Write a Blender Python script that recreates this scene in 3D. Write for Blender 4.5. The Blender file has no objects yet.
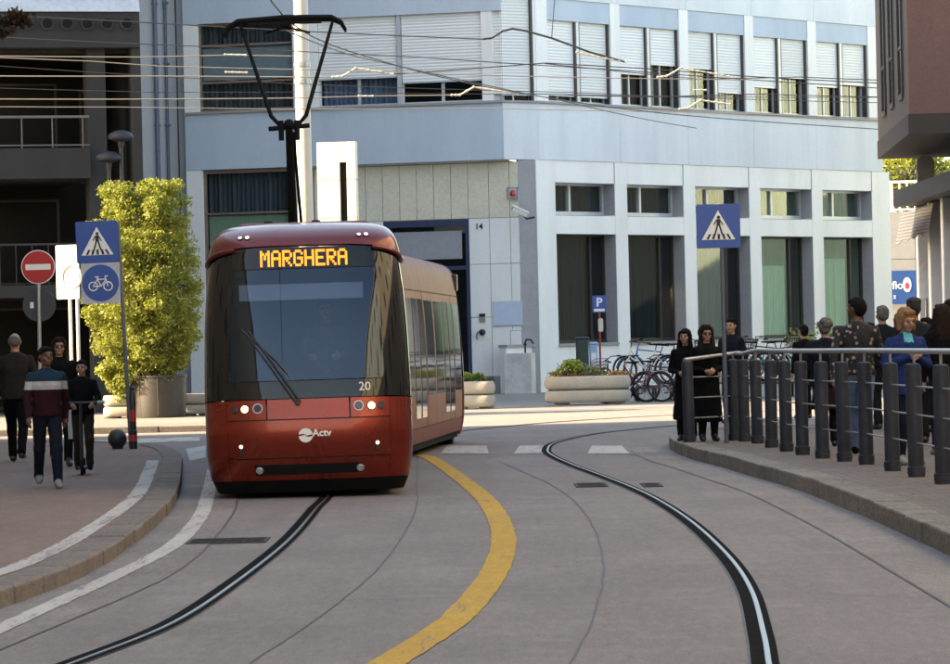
import bpy, bmesh, math, random
import numpy as np
from mathutils import Vector, Matrix, noise
from mathutils.kdtree import KDTree
random.seed(7)
scene = bpy.context.scene
COL = scene.collection
R = math.radians

# ------------------------------------------------------------------ camera, sky, sun, exposure
FPX, ROLL, CAMH = 3460.0, 0.024, 1.57
cam_d = bpy.data.cameras.new('camera'); cam = bpy.data.objects.new('camera', cam_d); COL.objects.link(cam)
cam_d.sensor_width = 36; cam_d.lens = FPX/950*36; cam_d.shift_y = 13/950
cam_d.clip_start = 0.5; cam_d.clip_end = 3000
cam.matrix_world = Matrix.Translation((0, 0, CAMH)) @ Matrix.Rotation(R(90), 4, 'X') @ Matrix.Rotation(-ROLL, 4, 'Z')
scene.camera = cam
SUN_AZ = math.atan2(-0.985, -0.17)          # compass direction towards the sun: left, a little behind the viewer
SUN_EL = R(27)
to_sun = Vector((math.sin(SUN_AZ)*math.cos(SUN_EL), math.cos(SUN_AZ)*math.cos(SUN_EL), math.sin(SUN_EL)))
world = bpy.data.worlds.new('World'); scene.world = world; world.use_nodes = True
wn = world.node_tree.nodes; wl = world.node_tree.links; wn.clear()
sky = wn.new('ShaderNodeTexSky'); sky.sky_type = 'NISHITA'; sky.sun_disc = False
sky.sun_elevation = SUN_EL; sky.sun_rotation = SUN_AZ; sky.air_density = 1.0; sky.dust_density = 1.5; sky.ozone_density = 1.0
bg = wn.new('ShaderNodeBackground'); bg.inputs[1].default_value = 0.15
wo = wn.new('ShaderNodeOutputWorld'); wl.new(sky.outputs[0], bg.inputs[0]); wl.new(bg.outputs[0], wo.inputs[0])
sun_d = bpy.data.lights.new('sun', 'SUN'); sun_d.energy = 3.9; sun_d.angle = R(0.5); sun_d.color = (1.0, 0.89, 0.71)
sun = bpy.data.objects.new('sun', sun_d); COL.objects.link(sun)
sun.matrix_world = to_sun.to_track_quat('Z', 'Y').to_matrix().to_4x4()
scene.view_settings.view_transform = 'Standard'; scene.view_settings.look = 'None'
scene.view_settings.exposure = 2.5; scene.view_settings.gamma = 1.0
scene.view_settings.use_white_balance = True; scene.view_settings.white_balance_temperature = 8650; scene.view_settings.white_balance_tint = 10
scene.render.engine = 'CYCLES'
scene.cycles.max_bounces = 8; scene.cycles.transparent_max_bounces = 16; scene.cycles.caustics_reflective = False; scene.cycles.caustics_refractive = False
scene.cycles.use_denoising = True

# ------------------------------------------------------------------ where things stand
def _rect(px, py):
    x, y = px-475, py-332
    c, s = math.cos(ROLL), math.sin(ROLL)
    return c*x - s*y, s*x + c*y - 13
def G(px, py, z=0.0):
    """point of a level z seen at a photo position"""
    u, v = _rect(px, py); Y = FPX*(CAMH-z)/v
    return Vector((u/FPX*Y, Y, z))
def P(px, py, Y):
    u, v = _rect(px, py)
    return Vector((u/FPX*Y, Y, CAMH - v/FPX*Y))

# ------------------------------------------------------------------ materials
def _new(name):
    m = bpy.data.materials.new(name); m.use_nodes = True
    nt = m.node_tree; return m, nt, nt.nodes['Principled BSDF']
MATS = {}
def mat(name, col, rough=.6, metal=0.0, var=.12, scale=6.0, bump=0.0, bscale=60.0, coat=0.0, spec=.5, detail=4.0, var2=0.0, scale2=.6, trans=None, stretch=None):
    if name in MATS: return MATS[name]
    m, nt, b = _new(name); n, l = nt.nodes, nt.links
    b.inputs['Roughness'].default_value = rough; b.inputs['Metallic'].default_value = metal
    b.inputs['Coat Weight'].default_value = coat; b.inputs['Coat Roughness'].default_value = .05
    b.inputs['Specular IOR Level'].default_value = spec
    tc = n.new('ShaderNodeTexCoord'); src = tc.outputs['Object']
    if stretch:
        mp = n.new('ShaderNodeMapping'); mp.inputs['Scale'].default_value = stretch; l.new(src, mp.inputs[0]); src = mp.outputs[0]
    base = (col[0], col[1], col[2], 1)
    out = None
    if var > 0:
        nz = n.new('ShaderNodeTexNoise'); nz.inputs['Scale'].default_value = scale; nz.inputs['Detail'].default_value = detail
        nz.inputs['Roughness'].default_value = .65; l.new(src, nz.inputs['Vector'])
        mr = n.new('ShaderNodeMapRange'); mr.inputs['From Min'].default_value = .3; mr.inputs['From Max'].default_value = .7
        mr.inputs['To Min'].default_value = 1-var; mr.inputs['To Max'].default_value = 1+var; l.new(nz.outputs[0], mr.inputs['Value'])
        f = mr.outputs[0]
        if var2 > 0:
            n2 = n.new('ShaderNodeTexNoise'); n2.inputs['Scale'].default_value = scale2; n2.inputs['Detail'].default_value = 5; n2.inputs['Roughness'].default_value = .6
            l.new(src, n2.inputs['Vector'])
            m2 = n.new('ShaderNodeMapRange'); m2.inputs['From Min'].default_value = .3; m2.inputs['From Max'].default_value = .7
            m2.inputs['To Min'].default_value = 1-var2; m2.inputs['To Max'].default_value = 1+var2; l.new(n2.outputs[0], m2.inputs['Value'])
            mu = n.new('ShaderNodeMath'); mu.operation = 'MULTIPLY'; l.new(f, mu.inputs[0]); l.new(m2.outputs[0], mu.inputs[1]); f = mu.outputs[0]
        vm = n.new('ShaderNodeVectorMath'); vm.operation = 'SCALE'; vm.inputs[0].default_value = col[:3]; l.new(f, vm.inputs['Scale'])
        l.new(vm.outputs[0], b.inputs['Base Color']); out = vm.outputs[0]
        rr = n.new('ShaderNodeMapRange'); rr.inputs['To Min'].default_value = max(0, rough-.08); rr.inputs['To Max'].default_value = min(1, rough+.08)
        l.new(nz.outputs[0], rr.inputs['Value']); l.new(rr.outputs[0], b.inputs['Roughness'])
    else:
        b.inputs['Base Color'].default_value = base
    if bump > 0:
        bn = n.new('ShaderNodeTexNoise'); bn.inputs['Scale'].default_value = bscale; bn.inputs['Detail'].default_value = 3; l.new(src, bn.inputs['Vector'])
        bp = n.new('ShaderNodeBump'); bp.inputs['Strength'].default_value = bump; bp.inputs['Distance'].default_value = .02
        l.new(bn.outputs[0], bp.inputs['Height']); l.new(bp.outputs[0], b.inputs['Normal'])
    if trans:
        t = n.new('ShaderNodeBsdfTranslucent'); t.inputs[0].default_value = (*trans, 1)
        mx = n.new('ShaderNodeMixShader'); mx.inputs[0].default_value = .5
        l.new(b.outputs[0], mx.inputs[1]); l.new(t.outputs[0], mx.inputs[2]); l.new(mx.outputs[0], n['Material Output'].inputs[0])
    MATS[name] = m; return m
def emit(name, col, s):
    if name in MATS: return MATS[name]
    m, nt, b = _new(name); b.inputs['Base Color'].default_value = (*col, 1)
    b.inputs['Emission Color'].default_value = (*col, 1); b.inputs['Emission Strength'].default_value = s
    MATS[name] = m; return m
def glass(name, tint=(.5, .55, .6), refl=1.0, rough=.0, ior=1.5, coat=(1, 1, 1)):
    """thin pane: clear or tinted straight-through part, mirror part by Fresnel"""
    if name in MATS: return MATS[name]
    m, nt, b = _new(name); n, l = nt.nodes, nt.links; n.remove(b)
    fr = n.new('ShaderNodeFresnel'); ge = n.new('ShaderNodeNewGeometry'); io = n.new('ShaderNodeMapRange'); io.inputs['To Min'].default_value = ior; io.inputs['To Max'].default_value = 1/ior; l.new(ge.outputs['Backfacing'], io.inputs['Value']); l.new(io.outputs[0], fr.inputs[0])
    mu = n.new('ShaderNodeMath'); mu.operation = 'MULTIPLY'; mu.inputs[1].default_value = refl; mu.use_clamp = True; l.new(fr.outputs[0], mu.inputs[0])
    t = n.new('ShaderNodeBsdfTransparent'); t.inputs[0].default_value = (*tint, 1)
    g = n.new('ShaderNodeBsdfGlossy'); g.inputs['Roughness'].default_value = rough; g.inputs[0].default_value = (*coat, 1)
    mx = n.new('ShaderNodeMixShader'); l.new(mu.outputs[0], mx.inputs[0]); l.new(t.outputs[0], mx.inputs[1]); l.new(g.outputs[0], mx.inputs[2])
    l.new(mx.outputs[0], n['Material Output'].inputs[0]); MATS[name] = m; return m
def shutter_mat():
    """roller shutter: fine horizontal slats, a few pixels each in the photo"""
    m, nt, b = _new('shutter'); n, l = nt.nodes, nt.links
    b.inputs['Roughness'].default_value = .55
    tc = n.new('ShaderNodeTexCoord'); w = n.new('ShaderNodeTexWave'); w.bands_direction = 'Z'; w.inputs['Scale'].default_value = 3.2; w.inputs['Distortion'].default_value = .05
    l.new(tc.outputs['Object'], w.inputs[0])
    cr = n.new('ShaderNodeValToRGB'); cr.color_ramp.elements[0].color = (.64, .64, .65, 1); cr.color_ramp.elements[1].color = (.82, .81, .79, 1)
    cr.color_ramp.elements[0].position = .02; cr.color_ramp.elements[1].position = .3
    oi = n.new('ShaderNodeObjectInfo'); rv = n.new('ShaderNodeMapRange'); rv.inputs['To Min'].default_value = .88; rv.inputs['To Max'].default_value = 1.08; l.new(oi.outputs['Random'], rv.inputs[0]); sv = n.new('ShaderNodeVectorMath'); sv.operation = 'SCALE'; l.new(w.outputs[1], cr.inputs[0]); l.new(cr.outputs[0], sv.inputs[0]); l.new(rv.outputs[0], sv.inputs['Scale']); l.new(sv.outputs[0], b.inputs['Base Color'])
    bp = n.new('ShaderNodeBump'); bp.inputs['Strength'].default_value = .5; bp.inputs['Distance'].default_value = .02; l.new(w.outputs[1], bp.inputs['Height']); l.new(bp.outputs[0], b.inputs['Normal'])
    MATS['shutter'] = m; return m
def road_mat(name, col, dark, light, fine=70.0, stretch=(1, .12, 1), bump=.35, brick=None, wear=None, wear_amt=.5):
    """concrete or asphalt: aggregate speckle, long polished streaks, blotches; wear mixes another colour through in ragged spots"""
    if name in MATS: return MATS[name]
    m, nt, b = _new(name); n, l = nt.nodes, nt.links; b.inputs['Specular IOR Level'].default_value = .25
    tc = n.new('ShaderNodeTexCoord'); src = tc.outputs['Object']
    def nz(sc, det, vec, rough=.6):
        q = n.new('ShaderNodeTexNoise'); q.inputs['Scale'].default_value = sc; q.inputs['Detail'].default_value = det; q.inputs['Roughness'].default_value = rough; l.new(vec, q.inputs[0]); return q.outputs[0]
    def ramp(v, a, b_):
        q = n.new('ShaderNodeMapRange'); q.inputs['From Min'].default_value = a; q.inputs['From Max'].default_value = b_; l.new(v, q.inputs[0]); return q.outputs[0]
    def mixc(f, A, B, k=1.0):
        q = n.new('ShaderNodeMix'); q.data_type = 'RGBA'
        if k != 1.0: mm = n.new('ShaderNodeMath'); mm.operation = 'MULTIPLY'; mm.inputs[1].default_value = k; l.new(f, mm.inputs[0]); f = mm.outputs[0]
        l.new(f, q.inputs['Factor'])
        for nm, c in (('A', A), ('B', B)):
            if isinstance(c, tuple): q.inputs[nm].default_value = (*c, 1)
            else: l.new(c, q.inputs[nm])
        return q.outputs['Result']
    mp = n.new('ShaderNodeMapping'); mp.inputs['Scale'].default_value = stretch; l.new(src, mp.inputs[0])
    c = mixc(ramp(nz(.35, 6, src), .38, .66), col, dark, .75)
    c = mixc(ramp(nz(2.2, 5, mp.outputs[0]), .45, .70), c, dark, .6)
    c = mixc(ramp(nz(1.3, 8, src, .75), .52, .66), c, light, .45)
    c = mixc(ramp(nz(.9, 7, mp.outputs[0], .7), .62, .72), c, tuple(x*.6 for x in dark), .4)
    ml = n.new('ShaderNodeMapping'); ml.inputs['Scale'].default_value = (1, .02, 1); l.new(src, ml.inputs[0]); c = mixc(ramp(nz(1.6, 4, ml.outputs[0]), .5, .68), c, dark, .5)
    mg = n.new('ShaderNodeMapping'); mg.inputs['Scale'].default_value = (1, .22, 1); l.new(src, mg.inputs[0]); gr = nz(16, 6, mg.outputs[0], .8); c = mixc(ramp(gr, .52, .68), c, tuple(x*.7 for x in dark), .55); c = mixc(ramp(gr, .47, .32), c, light, .6)
    sp = nz(fine, 2, src); c = mixc(ramp(sp, .52, .72), c, tuple(x*.6 for x in dark), .6); c = mixc(ramp(sp, .46, .30), c, light, .5)
    h = sp
    if brick:
        br = n.new('ShaderNodeTexVoronoi'); br.feature = 'DISTANCE_TO_EDGE'; br.inputs['Scale'].default_value = brick; br.inputs['Randomness'].default_value = .35; l.new(src, br.inputs[0])
        j = ramp(br.outputs[0], .07, .02); c = mixc(j, c, tuple(x*.45 for x in dark), .85)
        vc = n.new('ShaderNodeTexVoronoi'); vc.inputs['Scale'].default_value = brick; vc.inputs['Randomness'].default_value = .35; l.new(src, vc.inputs[0]); sx = n.new('ShaderNodeSeparateColor'); l.new(vc.outputs['Color'], sx.inputs[0]); c = mixc(sx.outputs[0], c, light, .35); h = br.outputs[0]
    if wear:
        mw = n.new('ShaderNodeMapping'); mw.inputs['Scale'].default_value = (1, .09, 1); l.new(src, mw.inputs[0]); w1 = nz(5.0, 10, mw.outputs[0], .75); w2 = nz(46, 4, mw.outputs[0], .7); ad = n.new('ShaderNodeMath'); ad.operation = 'MULTIPLY_ADD'; ad.inputs[1].default_value = .45; l.new(w2, ad.inputs[0]); l.new(w1, ad.inputs[2])
        c = mixc(ramp(ad.outputs[0], .80-.1*wear_amt, .92-.1*wear_amt), c, wear, .85)
    l.new(c, b.inputs['Base Color'])
    rr = n.new('ShaderNodeMapRange'); rr.inputs['To Min'].default_value = .68; rr.inputs['To Max'].default_value = .92; l.new(sp, rr.inputs[0]); l.new(rr.outputs[0], b.inputs['Roughness'])
    bpn = n.new('ShaderNodeBump'); bpn.inputs['Strength'].default_value = bump; bpn.inputs['Distance'].default_value = .012; l.new(h, bpn.inputs['Height']); l.new(bpn.outputs[0], b.inputs['Normal'])
    MATS[name] = m; return m
def stain_mat(name, col, dirt, scale, amount=.5, rough=.8, bump=.15, streak=False):
    """wall or paving with stains and rain streaks of their own shape"""
    if name in MATS: return MATS[name]
    m, nt, b = _new(name); n, l = nt.nodes, nt.links; b.inputs['Roughness'].default_value = rough
    tc = n.new('ShaderNodeTexCoord'); mp = n.new('ShaderNodeMapping'); l.new(tc.outputs['Object'], mp.inputs[0])
    mp.inputs['Scale'].default_value = (1, 1, .18) if streak else (1, 1, 1)
    a = n.new('ShaderNodeTexNoise'); a.inputs['Scale'].default_value = scale; a.inputs['Detail'].default_value = 6; a.inputs['Roughness'].default_value = .65; l.new(mp.outputs[0], a.inputs[0])
    cr = n.new('ShaderNodeValToRGB'); cr.color_ramp.elements[0].position = .42; cr.color_ramp.elements[1].position = .72
    l.new(a.outputs[0], cr.inputs[0])
    f = n.new('ShaderNodeTexNoise'); f.inputs['Scale'].default_value = scale*14; f.inputs['Detail'].default_value = 3; l.new(tc.outputs['Object'], f.inputs[0])
    mx = n.new('ShaderNodeMix'); mx.data_type = 'RGBA'; mx.inputs['A'].default_value = (*col, 1); mx.inputs['B'].default_value = (*dirt, 1)
    mu = n.new('ShaderNodeMath'); mu.operation = 'MULTIPLY'; mu.inputs[1].default_value = amount; l.new(cr.outputs[0], mu.inputs[0]); l.new(mu.outputs[0], mx.inputs['Factor'])
    mr = n.new('ShaderNodeMapRange'); mr.inputs['From Min'].default_value = .3; mr.inputs['From Max'].default_value = .7; mr.inputs['To Min'].default_value = .97 if streak else .9; mr.inputs['To Max'].default_value = 1.02 if streak else 1.08; l.new(f.outputs[0], mr.inputs[0])
    vm = n.new('ShaderNodeVectorMath'); vm.operation = 'SCALE'; l.new(mx.outputs['Result'], vm.inputs[0]); l.new(mr.outputs[0], vm.inputs['Scale'])
    l.new(vm.outputs[0], b.inputs['Base Color'])
    bp = n.new('ShaderNodeBump'); bp.inputs['Strength'].default_value = bump; bp.inputs['Distance'].default_value = .01; l.new(f.outputs[0], bp.inputs['Height']); l.new(bp.outputs[0], b.inputs['Normal'])
    MATS[name] = m; return m

RC, RD, RLt = (.192, .172, .167), (.132, .118, .115), (.25, .226, .218)
M_concrete = road_mat('road_concrete', RC, RD, RLt)
M_plaza = road_mat('plaza_asphalt', (.25, .228, .21), (.195, .178, .163), (.30, .275, .255), 40, (.15, 1, 1))
M_gutter = road_mat('gutter_concrete', (.215, .190, .178), (.13, .115, .108), (.28, .25, .235), 60)
M_paveL = road_mat('pavement_red_asphalt', (.205, .145, .118), (.15, .106, .09), (.25, .185, .155), 80)
M_paveR = road_mat('pavement_setts', (.14, .115, .10), (.085, .07, .063), (.20, .17, .15), 50, (1, 1, 1), .6, 9.0)
M_kerb = road_mat('kerb_stone', (.175, .148, .13), (.105, .09, .08), (.23, .20, .175), 45, (1, 1, 1), .5)
M_kerbR = road_mat('kerb_stone_worn', (.21, .185, .155), (.09, .08, .068), (.28, .25, .21), 30, (1, 1, 1), .7)
M_white = road_mat('road_paint_white', (.44, .425, .41), (.36, .345, .33), (.50, .485, .47), 80, (1, .12, 1), .3, None, RD, .5)
M_yellow = road_mat('road_paint_yellow', (.46, .275, .03), (.37, .215, .03), (.53, .335, .05), 80, (1, .12, 1), .3, None, RD, .1)
M_joint = mat('joint_sealant', (.05, .045, .045), .7, var=.3, scale=5)
M_steel = mat('rail_steel', (.24, .235, .23), .38, 1.0, var=.12, scale=4)
M_rubber = mat('rail_rubber', (.008, .0075, .0075), .95, var=.35, scale=5, spec=.02)
M_iron = mat('cast_iron', (.05, .045, .045), .6, .3, var=.3, scale=12)
M_black = mat('black_paint', (.012, .012, .014), .4, var=.1)
M_matt = mat('black_matt', (.007, .007, .008), .85, var=.1, spec=.15)
M_dark = mat('dark_grey_paint', (.024, .028, .038), .5, var=.3, scale=7, bump=.1, spec=.3, var2=.25, scale2=1.5)
M_galv = mat('galvanised_steel', (.36, .37, .39), .42, .75, var=.15, scale=14)
M_wall = stain_mat('white_cladding', (.83, .815, .80), (.60, .585, .57), .9, .45, .6, .03, True)
M_bounce = stain_mat('cladding_bounce_tint', (.70, .64, .52), (.58, .52, .42), 1.0, .5, .6, .03)  # warm bounce from the sunlit ground put into the upper panels' colour
M_blue = stain_mat('blue_render', (.48, .55, .635), (.37, .435, .52), .8, .7, .8, .02, True)
M_palebl = stain_mat('pale_blue_render', (.68, .70, .73), (.54, .565, .61), .7, .75, .8, .05, True)
M_grey = stain_mat('grey_stone', (.33, .32, .33), (.26, .25, .25), 1.6, .6, .8, .1)
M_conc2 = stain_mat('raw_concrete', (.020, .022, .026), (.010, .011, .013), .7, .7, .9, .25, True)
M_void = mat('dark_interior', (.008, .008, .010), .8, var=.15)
M_frame = mat('bronze_frame', (.05, .045, .045), .45, .3, var=.1)
M_alum = mat('pale_aluminium', (.55, .57, .60), .4, .4, var=.06)
M_shut = shutter_mat()
M_pane = glass('window_pane', (.86, .90, .91), 1.0)
M_paneG = glass('window_pane_green', (.86, .93, .88), 1.2)
M_planter = stain_mat('cast_stone', (.36, .33, .285), (.27, .25, .21), 2.2, .5, .85, .2)

# ------------------------------------------------------------------ mesh helpers
class MB:
    def __init__(s, T=None): s.v = []; s.f = []; s.m = []; s.T = T; s.mi = 0
    def _add(s, vs, fs, mi=None):
        o = len(s.v); s.v += [tuple(s.T @ Vector(p)) if s.T is not None else tuple(p) for p in vs]
        s.f += [tuple(i+o for i in f) for f in fs]; s.m += [s.mi if mi is None else mi]*len(fs); return s
    def box(s, x0, x1, y0, y1, z0, z1, mi=None):
        x0, x1 = min(x0, x1), max(x0, x1); y0, y1 = min(y0, y1), max(y0, y1)
        return s._add([(x0,y0,z0),(x1,y0,z0),(x1,y1,z0),(x0,y1,z0),(x0,y0,z1),(x1,y0,z1),(x1,y1,z1),(x0,y1,z1)],
                      [(0,3,2,1),(4,5,6,7),(0,1,5,4),(1,2,6,5),(2,3,7,6),(3,0,4,7)], mi)
    def bbox(s, x0, x1, y0, y1, z0, z1, b=.02, mi=None):
        """box with chamfered edges"""
        bm = bmesh.new(); bmesh.ops.create_cube(bm, size=1)
        for v in bm.verts: v.co = ((x0+x1)/2+v.co.x*abs(x1-x0), (y0+y1)/2+v.co.y*abs(y1-y0), (z0+z1)/2+v.co.z*abs(z1-z0))
        bmesh.ops.bevel(bm, geom=bm.edges[:], offset=b, segments=2, affect='EDGES', profile=.5)
        bm.verts.ensure_lookup_table(); vs = [v.co.copy() for v in bm.verts]; fs = [[v.index for v in f.verts] for f in bm.faces]; bm.free()
        return s._add(vs, fs, mi)
    def cyl(s, p0, p1, r0, r1=None, n=12, caps=True, mi=None):
        r1 = r0 if r1 is None else r1; p0, p1 = Vector(p0), Vector(p1); d = (p1-p0)
        if d.length < 1e-9: return s
        d.normalize(); a = d.orthogonal().normalized(); b = d.cross(a)
        vs = []
        for p, r in ((p0, r0), (p1, r1)):
            for i in range(n):
                t = 2*math.pi*i/n; vs.append(p + a*math.cos(t)*r + b*math.sin(t)*r)
        fs = [(i, (i+1) % n, n+(i+1) % n, n+i) for i in range(n)]
        if caps: fs += [tuple(range(n-1, -1, -1)), tuple(range(n, 2*n))]
        return s._add(vs, fs, mi)
    def tube(s, pts, r, n=8, mi=None, closed=False):
        pts = [Vector(p) for p in pts]; N = len(pts); vs = []; fs = []
        rs = r if isinstance(r, (list, tuple)) else [r]*N
        pa = None
        for i, p in enumerate(pts):
            if closed: t = pts[(i+1) % N]-pts[i-1]
            else: t = pts[min(i+1, N-1)]-pts[max(i-1, 0)]
            t.normalize()
            if pa is None: pa = t.orthogonal().normalized()
            else:
                pa = pa - t*pa.dot(t)
                pa = pa.normalized() if pa.length > 1e-6 else t.orthogonal().normalized()
            b = t.cross(pa)
            for k in range(n):
                q = 2*math.pi*k/n; vs.append(p + pa*math.cos(q)*rs[i] + b*math.sin(q)*rs[i])
        for i in range(N if closed else N-1):
            j = (i+1) % N
            for k in range(n): fs.append((i*n+k, i*n+(k+1) % n, j*n+(k+1) % n, j*n+k))
        if not closed: fs += [tuple(range(n-1, -1, -1)), tuple(range((N-1)*n, N*n))]
        return s._add(vs, fs, mi)
    def lathe(s, prof, c=(0,0,0), n=24, mi=None, sx=1.0, sy=1.0):
        """profile (radius, z), closed top and bottom"""
        vs = []; fs = []; K = len(prof)
        for r, z in prof:
            for i in range(n):
                t = 2*math.pi*i/n; vs.append((c[0]+r*math.cos(t)*sx, c[1]+r*math.sin(t)*sy, c[2]+z))
        for k in range(K-1):
            for i in range(n): fs.append((k*n+i, k*n+(i+1) % n, (k+1)*n+(i+1) % n, (k+1)*n+i))
        fs += [tuple(range(n-1, -1, -1)), tuple(range((K-1)*n, K*n))]
        return s._add(vs, fs, mi)
    def prism(s, pts, z0, z1, mi=None):
        n = len(pts); a = sum(pts[i][0]*pts[(i+1) % n][1]-pts[(i+1) % n][0]*pts[i][1] for i in range(n))
        if a < 0: pts = pts[::-1]
        vs = [(p[0], p[1], z0) for p in pts]+[(p[0], p[1], z1) for p in pts]
        fs = [tuple(range(n-1, -1, -1)), tuple(range(n, 2*n))]+[(i, (i+1) % n, n+(i+1) % n, n+i) for i in range(n)]
        return s._add(vs, fs, mi)
    def plate(s, pts, y0, y1, mi=None):
        """outline in x,z, thickness along y (front at y0)"""
        n = len(pts); a = sum(pts[i][0]*pts[(i+1) % n][1]-pts[(i+1) % n][0]*pts[i][1] for i in range(n))
        if a < 0: pts = pts[::-1]
        vs = [(p[0], y0, p[1]) for p in pts]+[(p[0], y1, p[1]) for p in pts]
        fs = [tuple(range(n)), tuple(range(2*n-1, n-1, -1))]+[((i+1) % n, i, n+i, n+(i+1) % n) for i in range(n)]
        return s._add(vs, fs, mi)
    def sheet(s, pts, mi=None):
        return s._add(pts, [tuple(range(len(pts)))], mi)
    def ribbon(s, path, a, b, z, mi=None):
        """flat strip along a 2D path between side offsets a and b (to the right of travel positive)"""
        vs = []; fs = []
        for i, p in enumerate(path):
            t = Vector(path[min(i+1, len(path)-1)][:2])-Vector(path[max(i-1, 0)][:2]); t.normalize(); nrm = Vector((t.y, -t.x))
            for o in (a, b): q = Vector(p[:2])+nrm*o; vs.append((q.x, q.y, z))
        for i in range(len(path)-1): fs.append((2*i, 2*i+1, 2*i+3, 2*i+2))
        return s._add(vs, fs, mi)
    def ragged(s, path, a, b, z, amp=.011):
        path = resample(path, .12); out = []
        for i, p in enumerate(path):
            t = Vector(path[min(i+1, len(path)-1)][:2])-Vector(path[max(i-1, 0)][:2]); t.normalize(); nrm = Vector((t.y, -t.x)); q = Vector((p[0]*3, p[1]*3, 0))
            e = [Vector(p[:2])+nrm*(o+amp*(noise.noise(q+Vector((0, 0, 7*k)))+.7*noise.noise(q*3.1+Vector((0, 0, 3*k))))) for k, o in enumerate((a, b))]; out.append([(*e[0], z), (*e[1], z)])
        return s.grid(out)
    def grid(s, rows, mi=None, closed=False):
        nr, nc = len(rows), len(rows[0]); fs = []
        for i in range(nr-1):
            for j in range(nc if closed else nc-1):
                k = (j+1) % nc; fs.append((i*nc+j, i*nc+k, (i+1)*nc+k, (i+1)*nc+j))
        return s._add([p for r in rows for p in r], fs, mi)
    def ico(s, c, r, sub=2, mi=None):
        bm = bmesh.new(); bmesh.ops.create_icosphere(bm, subdivisions=sub, radius=1)
        rr = r if isinstance(r, (tuple, list)) else (r, r, r)
        bm.verts.ensure_lookup_table(); vs = [(c[0]+v.co.x*rr[0], c[1]+v.co.y*rr[1], c[2]+v.co.z*rr[2]) for v in bm.verts]; fs = [[v.index for v in f.verts] for f in bm.faces]; bm.free()
        return s._add(vs, fs, mi)
    def mesh(s, name, mats):
        me = bpy.data.meshes.new(name); me.from_pydata(s.v, [], s.f)
        for m in (mats if isinstance(mats, (list, tuple)) else [mats]): me.materials.append(m)
        if any(s.m): me.polygons.foreach_set('material_index', s.m)
        return me
    def build(s, name, mats, parent=None, smooth=False, angle=40, recalc=False):
        me = s.mesh(name, mats)
        if recalc:
            bm = bmesh.new(); bm.from_mesh(me); bmesh.ops.recalc_face_normals(bm, faces=bm.faces[:]); bm.to_mesh(me); bm.free()
        if smooth:
            me.shade_smooth()
            me.set_sharp_from_angle(angle=R(angle))
        me.update()
        return link(name, me, parent)
def link(name, data, parent=None):
    o = bpy.data.objects.new(name, data); COL.objects.link(o); o.parent = parent
    return o
def empty(name, loc=(0,0,0), rz=0, label=None, cat=None, group=None):
    o = link(name, None); o.location = loc; o.rotation_euler = (0, 0, rz); o.empty_display_size = .2
    if label: tag(o, label, cat, group)
    return o
def tag(o, label=None, cat=None, group=None, kind=None):
    if label: o['label'] = label
    if cat: o['category'] = cat
    if group: o['group'] = group
    if kind: o['kind'] = kind
    return o
def spline(pts, n=8):
    pts = [Vector(p) for p in pts]; out = []
    for i in range(len(pts)-1):
        p0 = pts[max(i-1, 0)]; p1 = pts[i]; p2 = pts[i+1]; p3 = pts[min(i+2, len(pts)-1)]
        for k in range(n):
            t = k/n; out.append(.5*((2*p1)+(p2-p0)*t+(2*p0-5*p1+4*p2-p3)*t*t+(3*p1-p0-3*p2+p3)*t**3))
    out.append(pts[-1]); return out
def resample(path, step):
    path = [Vector(p) for p in path]; L = [0]
    for a, b in zip(path, path[1:]): L.append(L[-1]+(b-a).length)
    n = max(1, round(L[-1]/step)); out = []
    for k in range(n+1):
        d = L[-1]*k/n; i = 0
        while i < len(L)-2 and L[i+1] < d: i += 1
        out.append(path[i].lerp(path[i+1], (d-L[i])/max(1e-9, L[i+1]-L[i])))
    return out
def crom(tab, x):
    """smooth interpolation in a table of (x, y)"""
    xs = [a for a, _ in tab]
    if x <= xs[0]: return tab[0][1]
    if x >= xs[-1]: return tab[-1][1]
    i = max(k for k in range(len(xs)-1) if xs[k] <= x)
    x0, y0 = tab[i]; x1, y1 = tab[i+1]; h = x1-x0; t = (x-x0)/h
    d = (y1-y0)/h
    dl = (y0-tab[i-1][1])/(x0-tab[i-1][0]) if i > 0 else d
    dr = (tab[i+2][1]-y1)/(tab[i+2][0]-x1) if i+2 < len(tab) else d
    m0 = 0 if dl*d <= 0 else 2*dl*d/(dl+d); m1 = 0 if d*dr <= 0 else 2*d*dr/(d+dr)
    return (2*t**3-3*t*t+1)*y0+(t**3-2*t*t+t)*h*m0+(-2*t**3+3*t*t)*y1+(t**3-t*t)*h*m1
def text(name, s, size, m, parent, T, align='CENTER', extrude=.002, bold=0.0, sx=1.0):
    cu = bpy.data.curves.new(name, 'FONT'); cu.body = s; cu.size = size; cu.align_x = align; cu.align_y = 'CENTER'; cu.extrude = extrude; cu.offset = bold; cu.resolution_u = 3
    t = bpy.data.objects.new(name, cu); COL.objects.link(t)
    bpy.context.view_layer.update()
    me = bpy.data.meshes.new_from_object(t.evaluated_get(bpy.context.evaluated_depsgraph_get())); me.name = name
    bpy.data.objects.remove(t); me.materials.clear(); me.materials.append(m)
    me.transform(T @ Matrix.Scale(sx, 4, (1, 0, 0)))
    return link(name, me, parent)
FACE = Matrix.Rotation(R(90), 4, 'X')       # text upright, readable from -Y
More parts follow.
